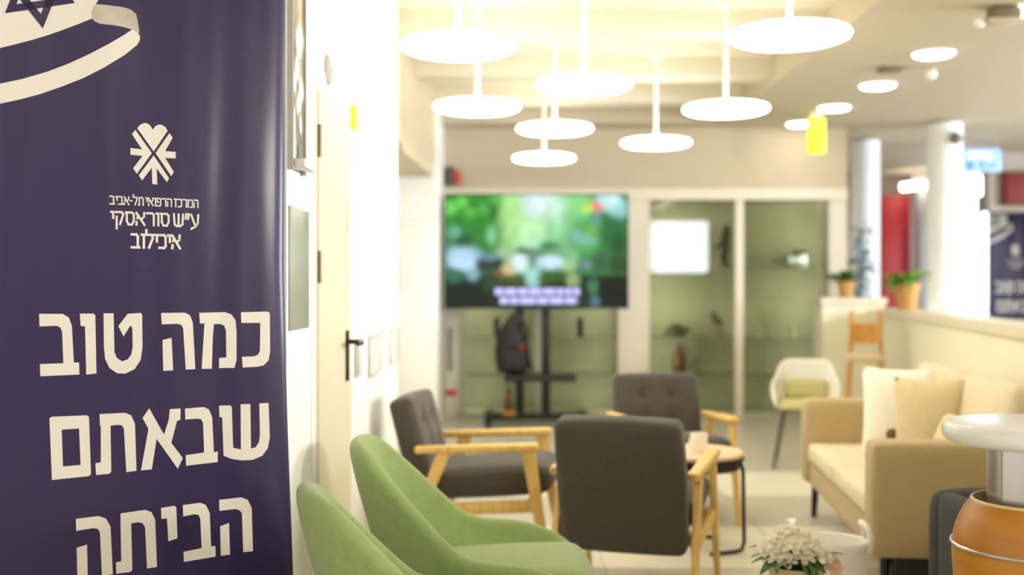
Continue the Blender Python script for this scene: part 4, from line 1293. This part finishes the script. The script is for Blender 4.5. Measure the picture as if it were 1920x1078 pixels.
potted('potted_fern', 'dark green bushy plant in a small terracotta pot on the far ledge corner', (3.25, 10.9, 1.20), 0.078, 0.16, 'leaf', 34, 0.18, 0.055, (0.1, 1.1))
potted('potted_herb', 'bright green leafy plant in a larger terracotta pot on the ledge before the red panel', (3.51, 9.95, 1.10), 0.105, 0.235, 'leaf_bright', 22, 0.22, 0.10, (0.1, 1.15), bend=0.7)
t = thing('slender_plant', 'tall blue-grey leafed plant standing by the white column at the ledge corner', 'plant', (3.66, 11.74, 0))
obj('pot', lathe(B(), [(0, 0), (0.13, 0), (0.16, 0.3), (0.15, 0.3), (0.13, 0.26), (0, 0.26)], n=24), 'grey_post', t)
b_ = B(); tube(b_, [(0, 0, 0.25), (0.02, 0, 0.9), (-0.02, 0, 1.5), (0.0, 0, 1.9)], [0.02, 0.016, 0.012, 0.006], 8); obj('stem', b_, 'leaf_blue', t)
lf = leaf_mesh('leaf', 0.21, 0.08, 0.5, 'leaf_blue')
rnd2 = random.Random(5)
for k in range(26):
    o = lf if k == 0 else lf.copy()
    if k:
        COL.objects.link(o)
    o.parent = t
    o.location = (0, 0, 1.15 + 0.75 * k / 26)
    o.rotation_euler = (rnd2.uniform(-0.3, 0.9), rnd2.uniform(-0.4, 0.4), k * 2.4)
    s = rnd2.uniform(0.7, 1.1)
    o.scale = (s, s, s)

# white flowers in a cream planter
t = thing('flower_planter', 'cream planter of white blossoms with dark green leaves in front of the rope basket', 'plant', (0.99, 3.9, 0))
obj('planter', lathe(B(), [(0, 0), (0.07, 0), (0.088, 0.02), (0.094, 0.335), (0.086, 0.335), (0.082, 0.29), (0, 0.29)], n=32), 'pot_cream', t)
obj('soil', lathe(B(), [(0, 0.29), (0.082, 0.29), (0, 0.31)], n=20), 'soil', t)
lf = leaf_mesh('leaf', 0.10, 0.042, 0.5, 'leaf')
rnd3 = random.Random(11)
for k in range(26):
    o = lf if k == 0 else lf.copy()
    if k:
        COL.objects.link(o)
    o.parent = t
    az = k * 2.4
    rr = rnd3.uniform(0.0, 0.065)
    o.location = (rr * math.cos(az), rr * math.sin(az), 0.335 + rnd3.uniform(0, 0.025))
    o.rotation_euler = (rnd3.uniform(-0.1, 0.6), rnd3.uniform(-0.5, 0.5), az - 1.57)
def blossom(m):
    bm = B()
    for ring_, (nn, L, el) in enumerate(((6, 0.042, 0.12), (5, 0.030, 0.5))):
        for k in range(nn):
            tmp = bmesh.new()
            vs2 = [tmp.verts.new(p) for p in ((0, 0, 0), (-0.013, L * 0.5, 0.004), (-0.009, L * 0.9, 0.0), (0, L, -0.003), (0.009, L * 0.9, 0.0), (0.013, L * 0.5, 0.004))]
            tmp.faces.new(vs2)
            merge(bm, tmp, Matrix.Rotation(2 * math.pi * (k + ring_ * 0.5) / nn, 4, 'Z') @ Matrix.Rotation(el, 4, 'X'))
    ball(bm, (0, 0, 0.012), 0.009, n=8)
    return obj('blossom', bm, m, t)
spots = []
rnd4 = random.Random(2)
for k in range(30):
    a = k * 2.399
    rr = 0.115 * math.sqrt((k + 0.5) / 30)
    spots.append((rr * math.cos(a) * 1.0 - 0.012, rr * math.sin(a) * 0.75, 0.372 + 0.065 * (1 - (rr / 0.115) ** 2) + rnd4.uniform(-0.012, 0.012), a, rr))
bp_ = blossom('petal')
stem_b = B()
for k, (x, y, z, a, rr) in enumerate(spots):
    o = bp_ if k == 0 else bp_.copy()
    if k:
        COL.objects.link(o)
        o.parent = t
    o.location = (x, y, z)
    tilt = rr / 0.115 * 0.9
    q_ = Vector((x * 5, y * 5 - 0.35, 1.0)).normalized().to_track_quat('Z', 'Y')
    o.rotation_euler = (q_.to_matrix() @ Matrix.Rotation(rnd4.uniform(0, 6), 3, 'Z')).to_euler()
    s = rnd4.uniform(0.95, 1.25)
    o.scale = (s, s, s)
    tube(stem_b, [(x * 0.3, y * 0.3, 0.29), (x * 0.8, y * 0.8, 0.36), (x, y, z)], 0.0018, 5)
so_ = obj('stem', stem_b, 'leaf', t)
so_['kind'] = 'stuff'
for k, (x, y, z) in enumerate(((0.115, -0.05, 0.335), (0.135, -0.02, 0.35))):
    o = blossom('petal_pink' if k == 0 else 'petal')
    o.location = (x, y, z)
    o.rotation_euler = (0.9, 0.5, k)
    o['label'] = 'blush pink blossom hanging low at the side' if k == 0 else 'white blossom on the trailing side shoot'
    sb_ = B(); tube(sb_, [(0.04, 0, 0.29), (0.09, -0.02, 0.34), (x, y, z)], 0.002, 5); obj('side_stem', sb_, 'leaf', t)

# rope basket
t = thing('rope_basket', 'white rope basket with two loop handles beside the sofa arm', 'basket', (1.205, 4.28, 0), R(-5))
prof = [(0, 0), (0.135, 0.0), (0.142, 0.012)]
for k in range(13):
    z = 0.02 + 0.305 * k / 12
    rr = 0.142 + 0.006 * k / 12
    prof += [(rr, z), (rr + 0.0025, z + 0.014)]
prof += [(0.150, 0.332), (0.146, 0.338), (0.140, 0.332), (0.135, 0.05), (0, 0.04)]
obj('basket_body', lathe(B(), prof, n=40, sy=0.85), 'basket', t)
obj('rim', lathe(B(), [(0.143, 0.315), (0.154, 0.317), (0.156, 0.33), (0.150, 0.34), (0.142, 0.336)], n=40, sy=0.85), 'basket', t)
for s in (-1, 1):
    b_ = B()
    tube(b_, [(s * 0.142, -0.05, 0.30), (s * 0.15, -0.05, 0.36), (s * 0.14, -0.035, 0.395), (s * 0.125, 0.0, 0.405), (s * 0.14, 0.035, 0.395), (s * 0.15, 0.05, 0.36), (s * 0.142, 0.05, 0.30)], 0.012, 10)
    o = obj('handle', b_, 'basket', t)
# turn the basket so that the loops stand side-on to the viewer

# ------------------------------------------------------------------ slate tub armchair behind the pedestal table
t = thing('slate_armchair', 'dark slate tub armchair half hidden behind the wooden barrel table', 'chair', (1.815, 3.62, 0), R(2))
b_ = B(); soft(b_, 0.70, 0.12, 0.42, 0.05, (0, 0.27, 0.39), bulge=0.008, n=8); obj('backrest', b_, 'tub', t)
for s in (-1, 1):
    b_ = B(); soft(b_, 0.08, 0.56, 0.42, 0.036, (s * 0.31, -0.03, 0.39), bulge=0.004, n=8); obj('arm', b_, 'tub', t)
b_ = B(); soft(b_, 0.50, 0.54, 0.14, 0.05, (0, -0.05, 0.33), bulge=0.015, n=8); obj('seat', b_, 'tub_seat', t)
b_ = B(); soft(b_, 0.58, 0.56, 0.10, 0.03, (0, -0.02, 0.23), n=6); obj('seat_base', b_, 'tub', t)
for sx in (-1, 1):
    for sy in (-1, 1):
        b_ = B(); tube(b_, [(sx * 0.26, sy * 0.24, 0.20), (sx * 0.28, sy * 0.26, 0.0)], [0.02, 0.014], 10); obj('leg', b_, 'black', t)

# ------------------------------------------------------------------ pedestal table with a barrel
t = thing('pedestal_table', 'round white pedestal table with steel post and honey-coloured wooden barrel, nearest on the right', 'table', (1.285, 2.75, 0))
RT = 0.217
obj('tabletop', lathe(B(), [(0, 0.916), (RT * 0.86, 0.917), (RT * 0.95, 0.922), (RT * 0.99, 0.933), (RT, 0.946), (RT * 0.985, 0.958), (RT * 0.95, 0.966), (RT * 0.88, 0.969), (0, 0.969)], n=64), 'gloss_white', t)
pb = B()
poly = [(0.112 * math.cos(R(22.5 + 45 * k)), 0.112 * math.sin(R(22.5 + 45 * k))) for k in range(8)]
prism(pb, poly, 0.02, 0.912)
bmesh.ops.bevel(pb, geom=[e for e in pb.edges if abs(e.verts[0].co.z - e.verts[1].co.z) > 0.5], offset=0.006, segments=2, profile=0.5, affect='EDGES')
obj('post', pb, 'steel', t, angle=30)
bl = B()
prof = [(0.120, 0.42)]
for k in range(17):
    f = k / 16
    z = 0.42 + (0.775 - 0.42) * f
    prof.append((0.150 + 0.042 * (1 - ((z - 0.655) / (0.12 if z > 0.655 else 0.24)) ** 2), z))
prof[-1] = (0.149, 0.775)
outer = obj('barrel', lathe(bl, prof, n=72), 'barrel', t)
obj('barrel_rim', lathe(B(), [(0.149, 0.773), (0.1485, 0.7785), (0.146, 0.781), (0.142, 0.779), (0.136, 0.70), (0.110, 0.69)], n=72), 'barrel_rim', t)
hz = 0.668
ring = [(0.1935 * math.cos(2 * math.pi * k / 72), 0.1935 * math.sin(2 * math.pi * k / 72), hz) for k in range(72)]
obj('hoop', tube(B(), ring, 0.0045, 10, closed=True), 'stripe_hoop', t)
obj('floor_plate', lathe(B(), [(0, 0), (0.24, 0), (0.24, 0.012), (0.22, 0.02), (0, 0.02)], n=48), 'steel', t)

# ------------------------------------------------------------------ atrium details
t = thing('red_panel', 'tall narrow red panel standing at the far wall behind the ledge plant', 'panel', (5.35, 15.6, 0))
obj('board', box(B(), -0.195, 0.195, 0.0, 0.05, 0.03, 2.58, 0.006), 'red', t)
obj('foot', box(B(), -0.22, 0.22, -0.12, 0.18, 0.0, 0.03, 0.005), 'grey_metal', t)
o = obj('grey_upright', box(B(), 5.57, 5.73, 15.3, 15.5, 0, CEIL_LOW - 0.01, 0.01), 'grey_post')
tag(o, 'slim grey square post between the red panel and the bright window', 'post')
t = thing('wall_light', 'short glowing linear lamp high on the far wall above the red panel', 'lamp', (5.45, 15.2, 2.66))
obj('tube_glow', tube(B(), [(-0.16, 0, 0), (0.22, 0, 0.04)], 0.05, 12), 'lamp', t)
obj('lamp_mount', box(B(), -0.02, 0.06, -0.02, 0.02, 0.05, CEIL_LOW - 2.66, 0.004), 'lamp_white', t)
t = thing('dome_camera', 'small dark dome camera on the thick white column', 'camera', (4.18, 10.565, 2.70))
obj('bracket', box(B(), -0.03, 0.03, -0.02, 0.03, 0.0, 0.07, 0.006), 'grey_post', t)
b_ = B(); ball(b_, (0, -0.03, 0.0), 0.055, n=16); obj('dome', b_, 'sensor_dark', t)
t = thing('direction_sign', 'pale blue hanging direction sign beside the thick white column', 'sign', (5.03, 12.0, 2.54))
obj('board', box(B(), -0.205, 0.205, -0.02, 0.02, 0.0, 0.25, 0.012), 'blue_sign', t)
for k, (x, w_, h_) in enumerate(((-0.13, 0.05, 0.07), (0.0, 0.03, 0.09), (0.075, 0.03, 0.06), (0.14, 0.03, 0.08))):
    obj('sign_mark', box(B(), x - w_ / 2, x + w_ / 2, -0.024, -0.02, 0.03, 0.03 + h_), 'sign_dark', t, smooth=False)
obj('sign_field', box(B(), -0.16, 0.10, -0.023, -0.02, 0.14, 0.21), 'sign_white', t, smooth=False)
for x in (-0.15, 0.15):
    obj('hanger', tube(B(), [(x, 0, 0.245), (x, 0, CEIL_LOW - 2.54)], 0.006, 8), 'grey_post', t)
t = thing('maroon_sign', 'dark red box sign on the overhead fascia above the distant banner', 'sign', (6.05, 13.18, 2.24))
obj('box', box(B(), -0.28, 0.55, -0.10, 0.02, 0.02, 0.40, 0.01), 'maroon', t)
obj('edge', box(B(), -0.29, 0.56, -0.08, 0.02, 0.40, 0.42, 0.003), 'brown_glaze', t)
o = obj('teal_strip', box(B(), 6.58, 6.64, 15.80, 15.88, 0.7, 2.6, 0.006), 'teal')
tag(o, 'thin dark teal strip at the right edge of the bright far window', 'strip')
